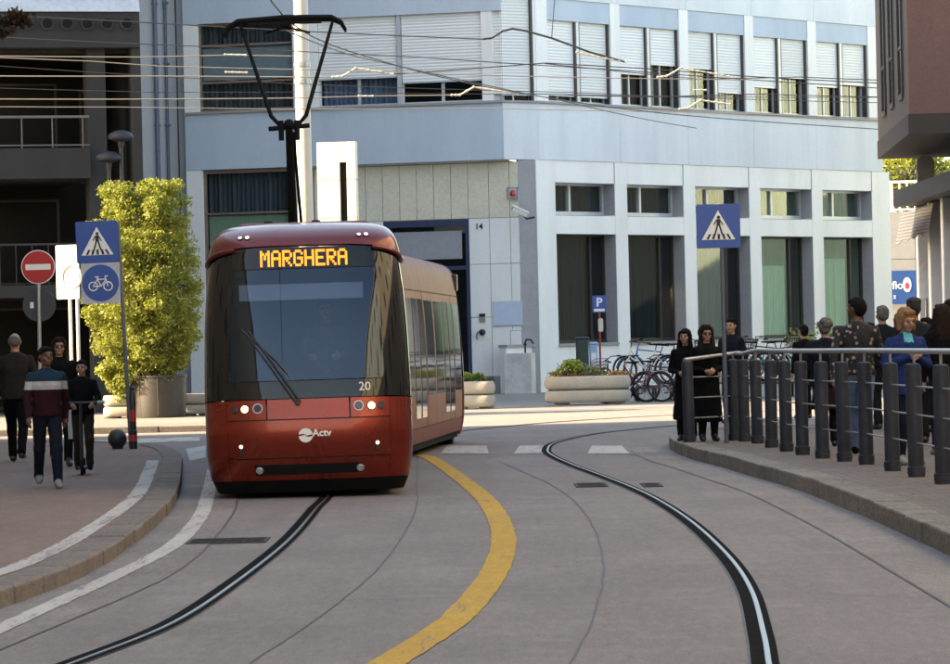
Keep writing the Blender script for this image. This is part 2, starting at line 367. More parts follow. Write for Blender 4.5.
def leaves(mb, blobs, count, size, seed=1, shell=.55, aspect=.5, droop=0.0, mis=(0,)):
    """leaf-sized faces through ellipsoid clumps"""
    rnd = random.Random(seed); tot = sum(b[1][0]*b[1][1]*b[1][2] for b in blobs)
    for c, r in blobs:
        k = int(count*(r[0]*r[1]*r[2])/tot)
        for _ in range(k):
            d = Vector((rnd.gauss(0,1), rnd.gauss(0,1), rnd.gauss(0,1))).normalized(); q = shell+(1-shell)*rnd.random()**.7 if rnd.random() < .75 else rnd.random()**.5
            p = Vector((c[0]+d.x*r[0]*q, c[1]+d.y*r[1]*q, c[2]+d.z*r[2]*q))
            nrm = (d*.6+Vector((rnd.gauss(0,1), rnd.gauss(0,1), rnd.gauss(0,1)+.5))).normalized()
            ax = nrm.orthogonal().normalized(); ax = (Matrix.Rotation(rnd.random()*6.28, 3, nrm) @ ax); ax.z -= droop; ax.normalize()
            sd = nrm.cross(ax).normalized(); s = size*(.6+.8*rnd.random()); w = s*aspect*.5
            mb._add([p-ax*s*.5, p+sd*w+nrm*w*.3, p+ax*s*.5, p-sd*w+nrm*w*.3], [(0, 1, 2), (0, 2, 3)], rnd.choice(mis))
# ------------------------------------------------------------------ ground, road, rails, pavements
tag(MB().sheet([(-900,-300,-.008),(900,-300,-.008),(900,1800,-.008),(-900,1800,-.008)]).build('ground', M_plaza), kind='structure')
road = MB().sheet([(-11.5,-60,0),(11,-60,0),(11,58,0),(40,58,0),(40,66.5,0),(-40,66.5,0),(-40,58,0),(-11.5,58,0)]).build('road', M_concrete); tag(road, kind='structure')
plaza = MB().sheet([(-40,66.5,0),(40,66.5,0),(60,160,0),(-60,160,0)]).build('plaza_paving', M_plaza); tag(plaza, kind='structure')

def px_path(pts, z=0.0, n=8): return spline([G(x, y, z) for x, y in pts], n)
def ext(path, y):            # carry a path on towards the viewer
    d = (path[-1]-path[-6]).normalized(); k = (y-path[-1].y)/d.y
    return path+[path[-1]+d*k]
# left kerb line (foot of the kerb), from far to near
kerbL = px_path([(60,447),(130,449),(165,453),(181,462),(182,480),(174,508),(130,548),(87,575),(40,595),(0,610)])
kerbL = [Vector((-12, kerbL[0].y+.3, 0))]+kerbL; kerbL = ext(kerbL, 4)
kerbR = px_path([(735,437),(700,439),(674,444),(671,450),(690,459),(720,467),(750,476),(800,491),(850,511),(900,533),(950,557)])
kerbR = [Vector((30, kerbR[0].y+2, 0)), Vector((12, kerbR[0].y+1.2, 0))]+kerbR; kerbR = ext(kerbR, 6)

def offset(path, o):
    out = []
    for i, p in enumerate(path):
        t = Vector(path[min(i+1, len(path)-1)][:2])-Vector(path[max(i-1, 0)][:2]); t.normalize(); nrm = Vector((t.y, -t.x))
        q = Vector(p[:2])+nrm*o; out.append(Vector((q.x, q.y, 0)))
    return out
def kerb(path, side, width, top, parent, m, step, seed):
    rnd = random.Random(seed); pts = resample(path, step)
    for a, b in zip(pts, pts[1:]):
        t = (b-a).normalized(); nr = Vector((t.y, -t.x, 0))*side; L = (b-a).length; dz = rnd.uniform(-.006, .004); do = rnd.uniform(-.006, .006)
        T = Matrix(((t.x, nr.x, 0, a.x+nr.x*do), (t.y, nr.y, 0, a.y+nr.y*do), (0, 0, 1, 0), (0, 0, 0, 1)))
        MB(T).bbox(.006, L-.004, 0, width, -.05, top+dz, .018).build('kerb_stone', m, parent, recalc=True)
# left pavement: red-brown asphalt behind a stone kerb, white painted band along it
pvl = MB(); inner = offset(kerbL, .27)
pvl.prism([(p.x, p.y) for p in inner]+[(-60, 4), (-60, kerbL[0].y)], -.05, .105)
pavL = pvl.build('pavement_left', M_paveL); tag(pavL, kind='structure')
kerb(kerbL[1:], 1, .28, .12, pavL, M_kerb, .95, 3)
bandL = offset([p for p in kerbL if p.y < 47.2 and p.x > -6], .40)
MB().ragged(bandL, -.08, .08, .110).build('painted_band', M_white, pavL)
# right pavement
pvr = MB(); inner = offset(kerbR, -.27)
pvr.prism([(p.x, p.y) for p in inner]+[(60, 6), (60, kerbR[0].y)], -.05, .155)
pavR = pvr.build('pavement_right', M_paveR); tag(pavR, kind='structure')
kerb(kerbR[1:], -1, .30, .17, pavR, M_kerbR, 1.1, 5)
# far pavement under the potted tree (sunlit)
fp = [(-40, 67.2), (-4.9, 68.2), (-4.3, 69.2), (-4.2, 78), (-3.4, 84), (-3.4, 90), (-40, 90)]
pf = MB().prism([(-40, 67.5), (-5.0, 68.5), (-4.6, 69.3), (-4.5, 78), (-3.7, 84), (-3.7, 90), (-40, 90)], -.05, .115).build('pavement_far', M_plaza); tag(pf, kind='structure')
kerb([Vector((*p, 0)) for p in fp[:6]][::-1], -1, .29, .125, pf, M_kerb, 1.3, 8)

# gutters, lines, joints
lineL = px_path([(213,470),(209,492),(201,516),(175,545),(121,574),(52,606),(0,630)]); lineL = ext(lineL, 6)
MB().ragged(lineL, -.075, .075, .0085).build('edge_line', M_white, road)
gl = []
ga = [p for p in kerbL if p.y < 45]
MB().ribbon(ga, -.62, .02, .004).build('gutter', M_gutter, road)
MB().ribbon(offset(ga, -.63), -.008, .008, .0052).build('expansion_joint', M_joint, road)
for i in (10, 26, 44): 
    if i < len(ga): 
        t = (ga[i+1]-ga[i]).normalized(); nr = Vector((t.y, -t.x, 0)); a = ga[i]; MB().ribbon([a, a-nr*.62], -.01, .01, .0056).build('expansion_joint', M_joint, road)
ga = [p for p in kerbR if p.y < 50 and p.x < 9]
MB().ribbon(ga, -.02, .55, .004).build('gutter', M_gutter, road)
MB().ribbon(offset(ga, .56), -.01, .01, .0052).build('expansion_joint', M_joint, road)
for i in (9, 24, 40):
    if i < len(ga):
        t = (ga[i+1]-ga[i]).normalized(); nr = Vector((t.y, -t.x, 0)); a = ga[i]; MB().ribbon([a, a+nr*.55], -.012, .012, .0056).build('expansion_joint', M_joint, road)
for pts in ([(418,452),(417,480),(416,510),(386,560),(330,610),(250,664)], [(500,462),(555,487),(590,520),(604,568),(592,620),(568,668)],
            [(330,601),(460,598),(600,592),(745,590)], [(760,592),(870,596),(950,600)], [(0,570),(40,572),(130,567)], [(420,531),(520,528)]):
    pth = px_path(pts)
    wob = [p+Vector((noise.noise(p*1.3)*.015, 0, 0)) for p in pth]
    MB().ribbon(wob, -.006, .006, .0042).build('expansion_joint', M_joint, road)
yel = px_path([(418,455),(432,459),(460,478),(486,500),(501,525),(503,550),(490,580),(455,620),(388,664)]); yel = ext(yel, 8)
MB().ragged(yel, -.10, .10, .006).build('yellow_line', M_yellow, road)
# crossing bars, worn
for x0, x1, x2, x3 in ((447,487,489,441), (520,549,545,514), (592,622,630,588)):
    MB().sheet([G(x3,454)+Vector((0,0,.006)), G(x2,454)+Vector((0,0,.006)), G(x1,446)+Vector((0,0,.006)), G(x0,446)+Vector((0,0,.006))]).build('crossing_bar', M_white, road)
for q in ([(186,449),(206,446),(206,458),(190,461)], [(90,441),(200,437),(200,441),(90,445)]):
    MB().sheet([G(x,y)+Vector((0,0,.005)) for x, y in q][::-1]).build('crossing_bar', M_white, road)
# guide rails: steel head in a groove of black rubber
railR = px_path([(772,680),(769,664),(764,635),(751,590),(727,555),(690,521),(650,496),(610,479),(575,466),(553,456),(548,450),(556,443),(590,435),(640,429),(700,424)], 0, 10)
railL = px_path([(80,662),(173.7,624),(239.7,580.7),(290,540),(317.8,507.7)]) 
tail = [railL[-1]]+[Vector((-1.62, 38, 0)), Vector((-1.95, 46, 0)), Vector((-1.95, 52, 0)), Vector((-1.3, 58, 0)), Vector((-.1, 64, 0)), Vector((2.3, 70, 0)), Vector((6, 74, 0)), Vector((14, 78, 0))]
railL = [railL[0]+(railL[0]-railL[2]).normalized()*9]+railL[:-1]+spline(tail, 4)
railR = [Vector((1.2, 9, 0))]+railR+[railR[-1]+Vector((8, 4, 0))]
for path, nm in ((railL, 'left'), (railR, 'right')):
    e = empty('guide_rail', (0,0,0), 0, 'steel guide rail running under the tram' if nm == 'left' else 'steel guide rail snaking along the empty lane', 'rail', 'tram guide rails')
    MB().ribbon(path, -.085, .052, .0066 if nm == 'right' else .0068).build('rubber_bed', M_rubber, e)
    MB().ribbon(path, -.010, .010, .0125).ribbon(path, -.014, -.010, .0100).ribbon(path, .010, .014, .0100).build('rail_head', M_steel, e)
    MB().ribbon(path, -.091, -.085, .0072).ribbon(path, .052, .056, .0072).build('edge_seal', M_iron, e)
# drain gratings
for a, b, g in (((574,484),(609,487),'right lane'), ((640,484),(664,487),'right lane'), ((192,540),(266,543),'left')):
    A, B = G(a[0], a[1]), G(b[0], b[1]); e = empty('drain_grating', ((A.x+B.x)/2, (A.y+B.y)/2, .0), 0)
    w = abs(B.x-A.x)/2; h = max(.12, abs(A.y-B.y)/2)
    tag(e, {574: 'flat iron drain grating inside the curve of the empty rail', 640: 'flat iron drain grating between the empty rail and the railing kerb', 192: 'long iron drain grating beside the left edge line in front of the tram'}[a[0]], 'drain', 'road drains')
    mb = MB(); mb.box(-w,w,-h,-h+.03,.002,.010).box(-w,w,h-.03,h,.002,.010).box(-w,-w+.03,-h+.03,h-.03,.002,.010).box(w-.03,w,-h+.03,h-.03,.002,.010); mb.build('frame', mat('grate_frame', (.06, .055, .053), .8, var=.2, spec=.1), e)
    mb = MB().box(-w+.03,w-.03,-h+.03,h-.03,.001,.0075); mb.build('pit', M_matt, e)
    n = int(2*w/.07); mb = MB()
    for i in range(n): x = -w+.05+i*(2*w-.1)/max(1, n-1); mb.box(x-.011, x+.011, -h+.03, h-.03, .0075, .0095)
    mb.build('bars', mat('grate_dark', (.018, .017, .017), .8, var=.2, spec=.1), e)
# ------------------------------------------------------------------ the bank building
BO = Vector((1.48, 110.0, 0)); TR, TL = R(42.4), R(12.8)
dr = Vector((math.sin(TR), math.cos(TR), 0)); nr_ = Vector((math.cos(TR), -math.sin(TR), 0))
dl = Vector((-math.cos(TL), math.sin(TL), 0)); nl_ = Vector((-math.sin(TL), -math.cos(TL), 0))
def frameT(d, nrm):        # x along the facade, y inwards, z up
    return Matrix(((d.x, -nrm.x, 0, BO.x), (d.y, -nrm.y, 0, BO.y), (0, 0, 1, 0), (0, 0, 0, 1)))
FR = frameT(dr, nr_)
FLT = frameT(dl, nl_)
bank = empty('bank_building', BO, 0, 'long pale blue and white office building with roller shutters and deep window bays', 'building')
bank_inv = Matrix.Translation(-BO)
def bp(T): return MB(bank_inv @ T)
def part(name, m, T, *boxes, parent=bank, bev=0):
    mb = bp(T)
    for b in boxes: (mb.bbox(*b, bev) if bev else mb.box(*b))
    return mb.build(name, m, parent, recalc=True)
ZB0, ZB1 = 7.46, 9.27          # blue band
X0 = 1.52; PITCH = 3.58; COLW = .62; RX = [X0+PITCH*k for k in range(6)]   # column centres on the right facade
RX[0] = 1.35; XE = RX[5]+.42
# ---- right facade, ground floor: columns, beams, deep window bays
for k, x in enumerate(RX):
    w = COLW/2 if k else .46
    part('column', M_wall, FR, (x-w, x+w, 0, .55, 0, ZB0-.004))
for k in range(5):
    a = RX[k]+(COLW/2 if k else .46); b = RX[k+1]-COLW/2
    part('lintel', M_wall, FR, (a, b, .012, .55, 6.75, ZB0-.004))
    part('spandrel_beam', M_wall, FR, (a, b, .012, .55, 5.09, 5.68))
    part('parapet_panel', M_wall, FR, (a, b, .03, .55, 0, 1.47))
    part('sill_ledge', M_grey, FR, (a-.004, b+.004, -.05, .6, 1.47, 1.55))
    # upper window: two lights in a pale frame
    for z0, z1, lights, nm in ((5.72, 6.75, 2, 'upper_window'), (1.55, 5.09, 1, 'shop_window')):
        we = link(nm, None, bank); T = FR
        fr = bp(T); fw = .07; y0, y1 = .5, .62
        fr.box(a, b, y0, y1, z0, z0+fw+.05).box(a, b, y0, y1, z1-fw, z1).box(a, a+fw, y0, y1, z0+fw+.05, z1-fw).box(b-fw, b, y0, y1, z0+fw+.05, z1-fw)
        if lights == 2:
            for q in (.42, ): 
                xm = a+(b-a)*q; fr.box(xm-.05, xm+.05, y0-.02, y1, z0+fw+.05, z1-fw)
            fr.box(a+(b-a)*.12, a+(b-a)*.12+.07, y0, y1, z0+fw+.05, z1-fw)
        else:
            fr.box(a+(b-a)*.74, a+(b-a)*.74+.09, y0, y1, z0+fw+.05, z1-fw)
        fr.build('frame', M_alum if lights == 2 else M_frame, we, recalc=True)
        cuts = [a+fw, a+(b-a)*.42, b-fw] if lights == 2 else [a+fw, a+(b-a)*.74+.04, b-fw]
        for c0, c1 in zip(cuts, cuts[1:]):
            part('pane', M_pane if k < 3 else M_paneG, FR, (c0, c1, .56, .566, z0+.1, z1-.06), parent=we)
        part('shaded_reveal', M_grey, FR, (b-.002, b+.012, .02, .5, z0, z1), parent=we)  # jamb shade put into a grey face over the white column
# joints in the white facing above the columns
for k in range(1, 6):
    part('facing_joint', M_grey, FR, (RX[k]-COLW/2-.014, RX[k]-COLW/2+.012, -.003, .05, 6.75, ZB0-.006))
# curtains and rooms behind the glass
M_curt = [mat('curtain_dark_teal', (.012, .024, .028), .8, var=.25, scale=9, stretch=(6, 6, .2)), mat('curtain_teal', (.04, .085, .09), .8, var=.25, scale=8, stretch=(6, 6, .2)),
          mat('curtain_pale_green', (.46, .60, .50), .8, var=.2, scale=8, stretch=(6, 6, .2))]
def curtain(a, b, y, z0, z1, m, T=FR, n=60):
    rows = []
    for z in (z0, z1):
        rows.append([(a+(b-a)*i/n, y+.05*math.sin(i*1.9)+.03*math.sin(i*.7), z) for i in range(n+1)])
    bp(T).grid(rows).build('curtain', m, bank)
for k in range(5):
    a, b = RX[k]+.3, RX[k+1]-.3
    curtain(a, a+(b-a)*.74, .75, .9, 5.2, M_curt[0 if k < 2 else (1 if k == 2 else 2)])
    if k > 2: curtain(a, a+(b-a)*.74, .70, 4.1+.25*(k-3), 5.2, mat('curtain_grey_green', (.16, .21, .18), .8, var=.2, scale=8, stretch=(6, 6, .2)))
    curtain(a, b, .78, 5.6, 6.8, M_curt[0 if k < 3 else 1])
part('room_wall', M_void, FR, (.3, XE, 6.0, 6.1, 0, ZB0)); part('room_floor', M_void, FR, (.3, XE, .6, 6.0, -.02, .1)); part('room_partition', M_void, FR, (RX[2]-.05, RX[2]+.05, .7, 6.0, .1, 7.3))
part('mezzanine_slab', M_wall, FR, (.8, XE-.05, .7, 5.95, 5.25, 5.6))
part('end_wall', M_wall, FR, (XE, XE+.35, .0, 9.0, 0, ZB0-.01))
part('end_pier', M_wall, FR, (RX[5]+COLW/2, XE, .0, .5, 0, ZB0-.008))
# ceiling lamps seen lit through the second bay
for (px_, py_) in ((613, 297), (641, 291), (647, 290)):
    q = P(px_, py_, 116.4); lp = empty('ceiling_lamp', q, 0, {613: 'faint lit lamp at the left of the second window bay', 641: 'brighter lit lamp of the pair inside the second window bay', 647: 'right lamp of the lit pair inside the second window bay'}[px_], 'lamp', 'lit lamps inside the second window bay')
    MB().lathe([(.02, .12), (.06, .05), (.13, .0)], n=14).build('lamp_shade', M_alum, lp, True); MB().ico((0, 0, 0), .06, 2).build('bulb', emit('warm_lamp', (1, .75, .35), 14), lp, True); MB().cyl((0, 0, .12), (0, 0, 7.3-q.z), .008).build('cord', M_black, lp)
# ---- blue band, chamfer at the corner
CA, CB = 1.05, .42        # chamfer start on the right and left facades (upper storeys)
def chamf(z0, z1, m, name, out=0.0, xr=XE-.15, yl=11.05, deep=.5):
    a = FR @ Vector((xr, -out, 0)); b = FR @ Vector((CA, -out, 0)); c = FLT @ Vector((CB, -out, 0)); d = FLT @ Vector((yl, -out, 0))
    ai = FR @ Vector((xr, deep, 0)); bi = FR @ Vector((CA+.1, deep, 0)); ci = FLT @ Vector((CB+.1, deep, 0)); di = FLT @ Vector((yl, deep, 0))
    return (a, b, c, d, ai, bi, ci, di)
def quadprism(name, m, p, q, pi, qi, z0, z1):
    mb = MB(bank_inv); mb.prism([(p.x, p.y), (q.x, q.y), (qi.x, qi.y), (pi.x, pi.y)], z0, z1); return mb.build(name, m, bank, recalc=True)
for z0, z1, nm in ((ZB0, ZB1, 'band'), (12.67, 17.0, 'top_band')):
    a, b, c, d, ai, bi, ci, di = chamf(z0, z1, None, nm, out=.02)
    seg = 4; cuts = [CA]+[RX[k]-.0 for k in (1, 2, 3, 4)]+[XE-.15]
    for x0, x1 in zip(cuts, cuts[1:]): part(nm+'_panel', M_palebl, FR, (x0+.006, x1-.006, -.02, .5, z0, z1))
    quadprism(nm+'_corner', M_palebl, b, c, bi, ci, z0, z1)
    for y0, y1 in ((CB, 6.9), (6.9, 11.0)): part(nm+'_panel', M_blue, FLT, (y0+.004, y1-.004, -.02, .5, z0 if nm == 'band' else 12.2, z1))
part('window_ledge', M_grey, FR, (CA, XE-.15, -.10, .3, ZB1+.001, ZB1+.07)); part('window_ledge', M_grey, FLT, (CB, 11.0, -.10, .3, ZB1+.001, ZB1+.07))
a, b, c, d, ai, bi, ci, di = chamf(0, 0, None, '', out=.1); quadprism('window_ledge', M_grey, b, c, bi, ci, ZB1+.002, ZB1+.068)
part('soffit', M_wall, FLT, (CB, 10.9, .35, 1.6, ZB0-.05, ZB0-.003)); 
# ---- right facade, second storey: thin columns, blue infills, shutters
ZW0, ZI0, ZI1 = ZB1+.07, 11.98, 12.67
drop = [(.10, .10), (.42, .56), (.55, .26), (.36, .50), (.42, .47)]     # open part under each shutter
for k in range(6):
    x = RX[k]-(.12 if k else -.0)
    part('slim_column', M_wall, FR, (x-.24, x+.24, -.012, .45, ZW0, ZI1-.003))
for k in range(5):
    a, b = RX[k]+(.12 if k else .24), RX[k+1]-.36
    part('blue_infill', M_blue, FR, (a, b, .02, .4, ZI0, ZI1-.004))
    mid = (a+b)/2
    part('mullion', M_alum, FR, (mid-.07, mid+.07, .06, .4, ZW0, ZI0))
    for j, (p, q) in enumerate(((a, mid-.07), (mid+.07, b))):
        zs = ZW0+(ZI0-ZW0)*drop[k][j]
        s = part('roller_shutter', M_shut, FR, (p+.03, q-.09, .13, .18, zs, ZI0)); part('bottom_bar', M_alum, FR, (p+.03, q-.09, .115, .19, zs-.06, zs), parent=s)
        part('guide', M_frame, FR, (q-.09, q-.03, .05, .3, ZW0, ZI0)); part('guide', M_grey, FR, (p, p+.03, .05, .3, ZW0, ZI0))
        we = link('window', None, bank)
        xm = (p+q)/2-.03
        f = bp(FR); f.box(p+.03, q-.09, .24, .3, ZW0, ZW0+.07).box(xm-.03, xm+.03, .24, .3, ZW0+.07, zs).box(p+.03, p+.08, .24, .3, ZW0+.07, zs).box(q-.14, q-.09, .24, .3, ZW0+.07, zs); f.build('frame', M_alum, we, recalc=True)
        part('pane', M_pane, FR, (p+.08, xm-.03, .27, .276, ZW0+.07, zs-.002), parent=we); part('pane', M_pane, FR, (xm+.03, q-.14, .27, .276, ZW0+.07, zs-.002), parent=we)
        if drop[k][j] > .3:
            curtain(p+.1, xm, .5, ZW0, zs+.2, mat('curtain_cream', (.55, .5, .38), .8, var=.12, scale=8, stretch=(6, 6, .2)), n=14)
        curtain(xm, q-.1, .6, ZW0, zs+.2, M_curt[0] if k % 2 else mat('curtain_blue', (.16, .22, .33), .8, var=.2, scale=8, stretch=(6, 6, .2)), n=14)
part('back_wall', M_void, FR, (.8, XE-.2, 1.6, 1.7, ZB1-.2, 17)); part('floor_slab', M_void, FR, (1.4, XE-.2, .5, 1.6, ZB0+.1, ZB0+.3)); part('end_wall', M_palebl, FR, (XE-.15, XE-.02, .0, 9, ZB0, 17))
part('corner_column', M_wall, FR, (CA-.02, RX[0]-.25, -.01, .4, ZW0, 12.67))
# corner: one narrow shutter on the chamfer
cT = FLT @ Vector((CB, 0, 0)); rT = FR @ Vector((CA, 0, 0)); cd = (rT-cT).normalized(); cn = Vector((cd.y, -cd.x, 0)); cl = (rT-cT).length
FC = Matrix(((cd.x, -cn.x, 0, cT.x), (cd.y, -cn.y, 0, cT.y), (0, 0, 1, 0), (0, 0, 0, 1)))
s = part('roller_shutter', M_shut, FC, (.02, cl-.2, .1, .15, ZW0+.22, 12.67)); part('bottom_bar', M_alum, FC, (.02, cl-.2, .09, .16, ZW0+.17, ZW0+.22), parent=s)
part('guide', M_frame, FC, (cl-.2, cl-.12, .02, .2, ZW0, 12.67)); part('slim_column', M_wall, FC, (cl-.12, cl+.06, .0, .3, ZW0, 12.67))
we = link('window', None, bank); part('pane', M_pane, FC, (.05, cl-.22, .2, .206, ZW0, ZW0+.2), parent=we); part('frame', M_alum, FC, (.48, .53, .17, .2, ZW0, ZW0+.18), parent=we)
# ---- left facade, second storey
part('pier', M_wall, FLT, (CB+.3, 1.08, .005, .4, ZW0, 12.2)); part('pier', M_wall, FLT, (10.5, 11.0, -.01, .4, ZW0, 12.2)); part('pier', M_wall, FLT, (6.49, 7.32, .0, .4, ZW0, 12.2)); part('mullion', M_alum, FLT, (3.735, 3.87, .04, .3, ZW0, 12.2))
for p, q, zs in ((1.08, 3.735, ZW0+.72), (3.87, 6.49, ZW0+.93)):
    s = part('roller_shutter', M_shut, FLT, (p+.02, q-.02, .1, .15, zs, 12.2)); part('bottom_bar', M_alum, FLT, (p+.02, q-.02, .085, .16, zs-.06, zs), parent=s)
    we = link('window', None, bank); xm = (p+q)/2
    f = bp(FLT); f.box(p, q, .2, .27, ZW0, ZW0+.06).box(xm-.05, xm+.05, .2, .27, ZW0+.06, zs).box(p, p+.05, .2, .27, ZW0+.06, zs).box(q-.05, q, .2, .27, ZW0+.06, zs); f.build('frame', M_alum, we, recalc=True)
    for c0, c1 in ((p+.05, xm-.05), (xm+.05, q-.05)): part('pane', M_pane, FLT, (c0, c1, .23, .236, ZW0+.06, zs), parent=we)
    if p > 3: curtain(p+.05, q-.05, .45, ZW0, zs+.1, mat('curtain_blue', (.16, .22, .33)), FLT, 50)
s = part('roller_shutter', M_shut, FLT, (CB+.0, .72, .1, .15, ZW0+.2, 12.2)); part('jamb_panel', M_alum, FLT, (CB, .72, .2, .25, ZW0, ZW0+.2))
we = link('window', None, bank)                     # the big window at the left end
f = bp(FLT)
for z in (ZW0, 10.25, 11.45): f.box(7.32, 10.5, .1, .2, z, z+.07)
f.box(7.32, 10.5, .1, .2, 12.13, 12.2).box(7.32, 7.39, .1, .2, ZW0+.07, 12.13).box(10.43, 10.5, .1, .2, ZW0+.07, 12.13); f.build('frame', mat('brown_frame', (.20, .14, .11), .5), we, recalc=True)
for z0, z1 in ((ZW0+.07, 10.25), (10.32, 11.45), (11.52, 12.13)): part('pane', M_pane, FLT, (7.39, 10.43, .14, .146, z0, z1), parent=we)
part('venetian_blind', mat('blind_grey', (.30, .34, .36), .7, var=.1), FLT, (7.4, 10.4, .2, .23, 10.36, 11.4), parent=we)
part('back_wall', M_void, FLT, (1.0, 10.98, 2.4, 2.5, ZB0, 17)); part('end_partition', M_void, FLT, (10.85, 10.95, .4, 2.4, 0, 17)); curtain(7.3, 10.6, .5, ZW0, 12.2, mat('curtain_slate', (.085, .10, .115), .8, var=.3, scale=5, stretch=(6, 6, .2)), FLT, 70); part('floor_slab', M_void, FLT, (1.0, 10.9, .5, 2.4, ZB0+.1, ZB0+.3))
# ---- left facade, ground floor: cladding panels, top row tinted for warm bounce light, doorway, dark window
IN = .38
part('wall_core', M_grey, FLT, (.06, 1.72, IN+.05, IN+.4, 0, ZB0-.06), (4.54, 6.95, IN+.05, IN+.4, 0, ZB0-.06), (1.72, 4.54, IN+.05, IN+.4, 5.6, ZB0-.06))
ys = [.06, .36, 1.04, 1.72]+[1.72+.564*i for i in range(1, 10)]
for i in range(len(ys)-1):
    y0, y1 = ys[i], ys[i+1]
    for z0, z1 in ((.55, 2.45), (2.45, 4.15), (4.15, 5.62), (5.62, ZB0-.06)):
        if z1 <= 5.63 and y1 > 1.75 and y0 < 4.5: continue
        o = random.Random(i*7+int(z0*3)).uniform(-.003, .003)
        part('cladding_panel', M_bounce if z0 > 5 else M_wall, FLT, (y0+.008, y1-.008, IN+o, IN+.06, z0+.008, z1-.008), bev=.006)
part('plinth', M_grey, FLT, (.06, 1.72, IN-.02, IN+.06, 0, .55)); part('plinth', M_grey, FLT, (4.54, 6.9, IN-.02, IN+.06, 0, .55))
# chamfered pier between the doorway wall and the first bay
p1 = FR @ Vector((.9, .02, 0)); p2 = FLT @ Vector((.06, IN, 0)); p1i = FR @ Vector((1.3, .7, 0)); p2i = FLT @ Vector((.3, 1.2, 0))
quadprism('corner_pier', M_grey, p1, p2, p1i, p2i, .0, ZB0-.004)
part('low_block', stain_mat('stained_wall', (.60, .58, .56), (.30, .29, .27), 1.8, .6, .8, .05), FLT, (-.46, .42, -.75, -.1, 0, 1.28))
part('low_wall', M_wall, FR, (-.6, .88, .12, .4, 0, 1.47)); part('ledge', M_grey, FR, (-.62, .88, .06, .44, 1.47, 1.55))
door = link('doorway', None, bank)
fm = mat('navy_frame', (.03, .045, .10), .4, var=.1)
part('frame', fm, FLT, (1.72, 1.84, IN+.02, IN+.3, 0, 5.6), (4.42, 4.54, IN+.02, IN+.3, 0, 5.6), (1.84, 4.42, IN+.02, IN+.3, 5.4, 5.6), (1.84, 4.42, IN+.02, IN+.3, 4.0, 4.12), parent=door)
part('transom_panel', mat('grey_panel', (.30, .31, .34), .5, var=.08), FLT, (1.98, 4.3, IN+.12, IN+.16, 4.35, 5.25), parent=door)
part('door_leaf', fm, FLT, (3.1, 3.2, IN+.1, IN+.2, 0, 4.0), parent=door); part('pane', M_pane, FLT, (1.84, 4.42, IN+.2, IN+.206, 0, 4.0), parent=door); part('pane', M_pane, FLT, (1.84, 4.42, IN+.21, IN+.216, 4.12, 5.4), parent=door)
part('lobby_wall', M_void, FLT, (1.3, 4.9, IN+2.5, IN+2.6, 0, 5.7))
part('pier', M_wall, FLT, (10.46, 11.0, .0, .5, 0, ZB0-.004)); part('pier', M_wall, FLT, (6.9, 7.53, .1, .5, 0, ZB0-.06))
we = link('window', None, bank)
part('frame', mat('brown_frame', (.2, .14, .11)), FLT, (7.53, 10.46, .12, .22, 7.33, 7.42), (7.53, 10.46, .12, .22, 6.0, 6.06), (10.36, 10.46, .12, .22, 0, 7.33), (7.53, 7.63, .12, .22, 0, 7.33), parent=we)
part('pane', M_pane, FLT, (7.63, 10.36, .16, .166, 6.06, 7.33), parent=we); part('pane', M_paneG, FLT, (7.63, 10.36, .16, .166, 0, 6.0), parent=we)
curtain(7.6, 10.4, .5, 5.0, 7.4, mat('curtain_slate', (.085, .10, .115)), FLT, 60); part('lower_blind', mat('blind_green', (.36, .42, .38), .7, var=.1), FLT, (7.65, 10.35, .3, .33, 5.0, 5.95), parent=we); part('room_wall', M_void, FLT, (7.2, 10.9, 2.6, 2.7, 0, ZB0))
# roof and hidden sides so that the block throws its shadow
far = FR @ Vector((XE-.1, 14, 0))
mb = MB(bank_inv); A_ = FR @ Vector((XE-.2, 2.2, 0)); B_ = FR @ Vector((2.2, 2.2, 0)); C_ = FLT @ Vector((2.2, 2.8, 0)); D_ = FLT @ Vector((10.9, 2.8, 0)); E_ = FLT @ Vector((10.9, 20, 0)); F_ = FR @ Vector((XE-.2, 14, 0))
mb.prism([(q.x, q.y) for q in (A_, B_, C_, D_, E_, F_)], 9.0, 17.0).build('upper_block', M_palebl, bank, recalc=True)
a, b, c, d, ai, bi, ci, di = chamf(0, 0, None, '')
mb = MB(bank_inv); mb.prism([(q.x, q.y) for q in (a, b, c, d, E_, F_)], 17.0, 17.3).build('roof', M_grey, bank, recalc=True)
# setback stair wall at the left end with downpipes
part('stair_wall', M_palebl, FLT, (11.0, 14.6, .9, 1.4, 0, 17)); part('stair_wall_return', M_blue, FLT, (10.86, 10.99, .5, 1.0, 0, 17))
for y, r in ((11.85, .05), (12.2, .07)):
    o = bp(FLT); o.cyl((y, .8, 0), (y, .8, 17), r, n=10)
    for z in range(1, 17, 2): o.box(y-.09, y+.09, .74, .9, z, z+.05)
    o.build('downpipe', mat('pipe_blue_grey', (.18, .23, .31), .5), bank, True)
part('conduit', M_dark, FLT, (11.5, 11.53, .86, .9, 4, 17))
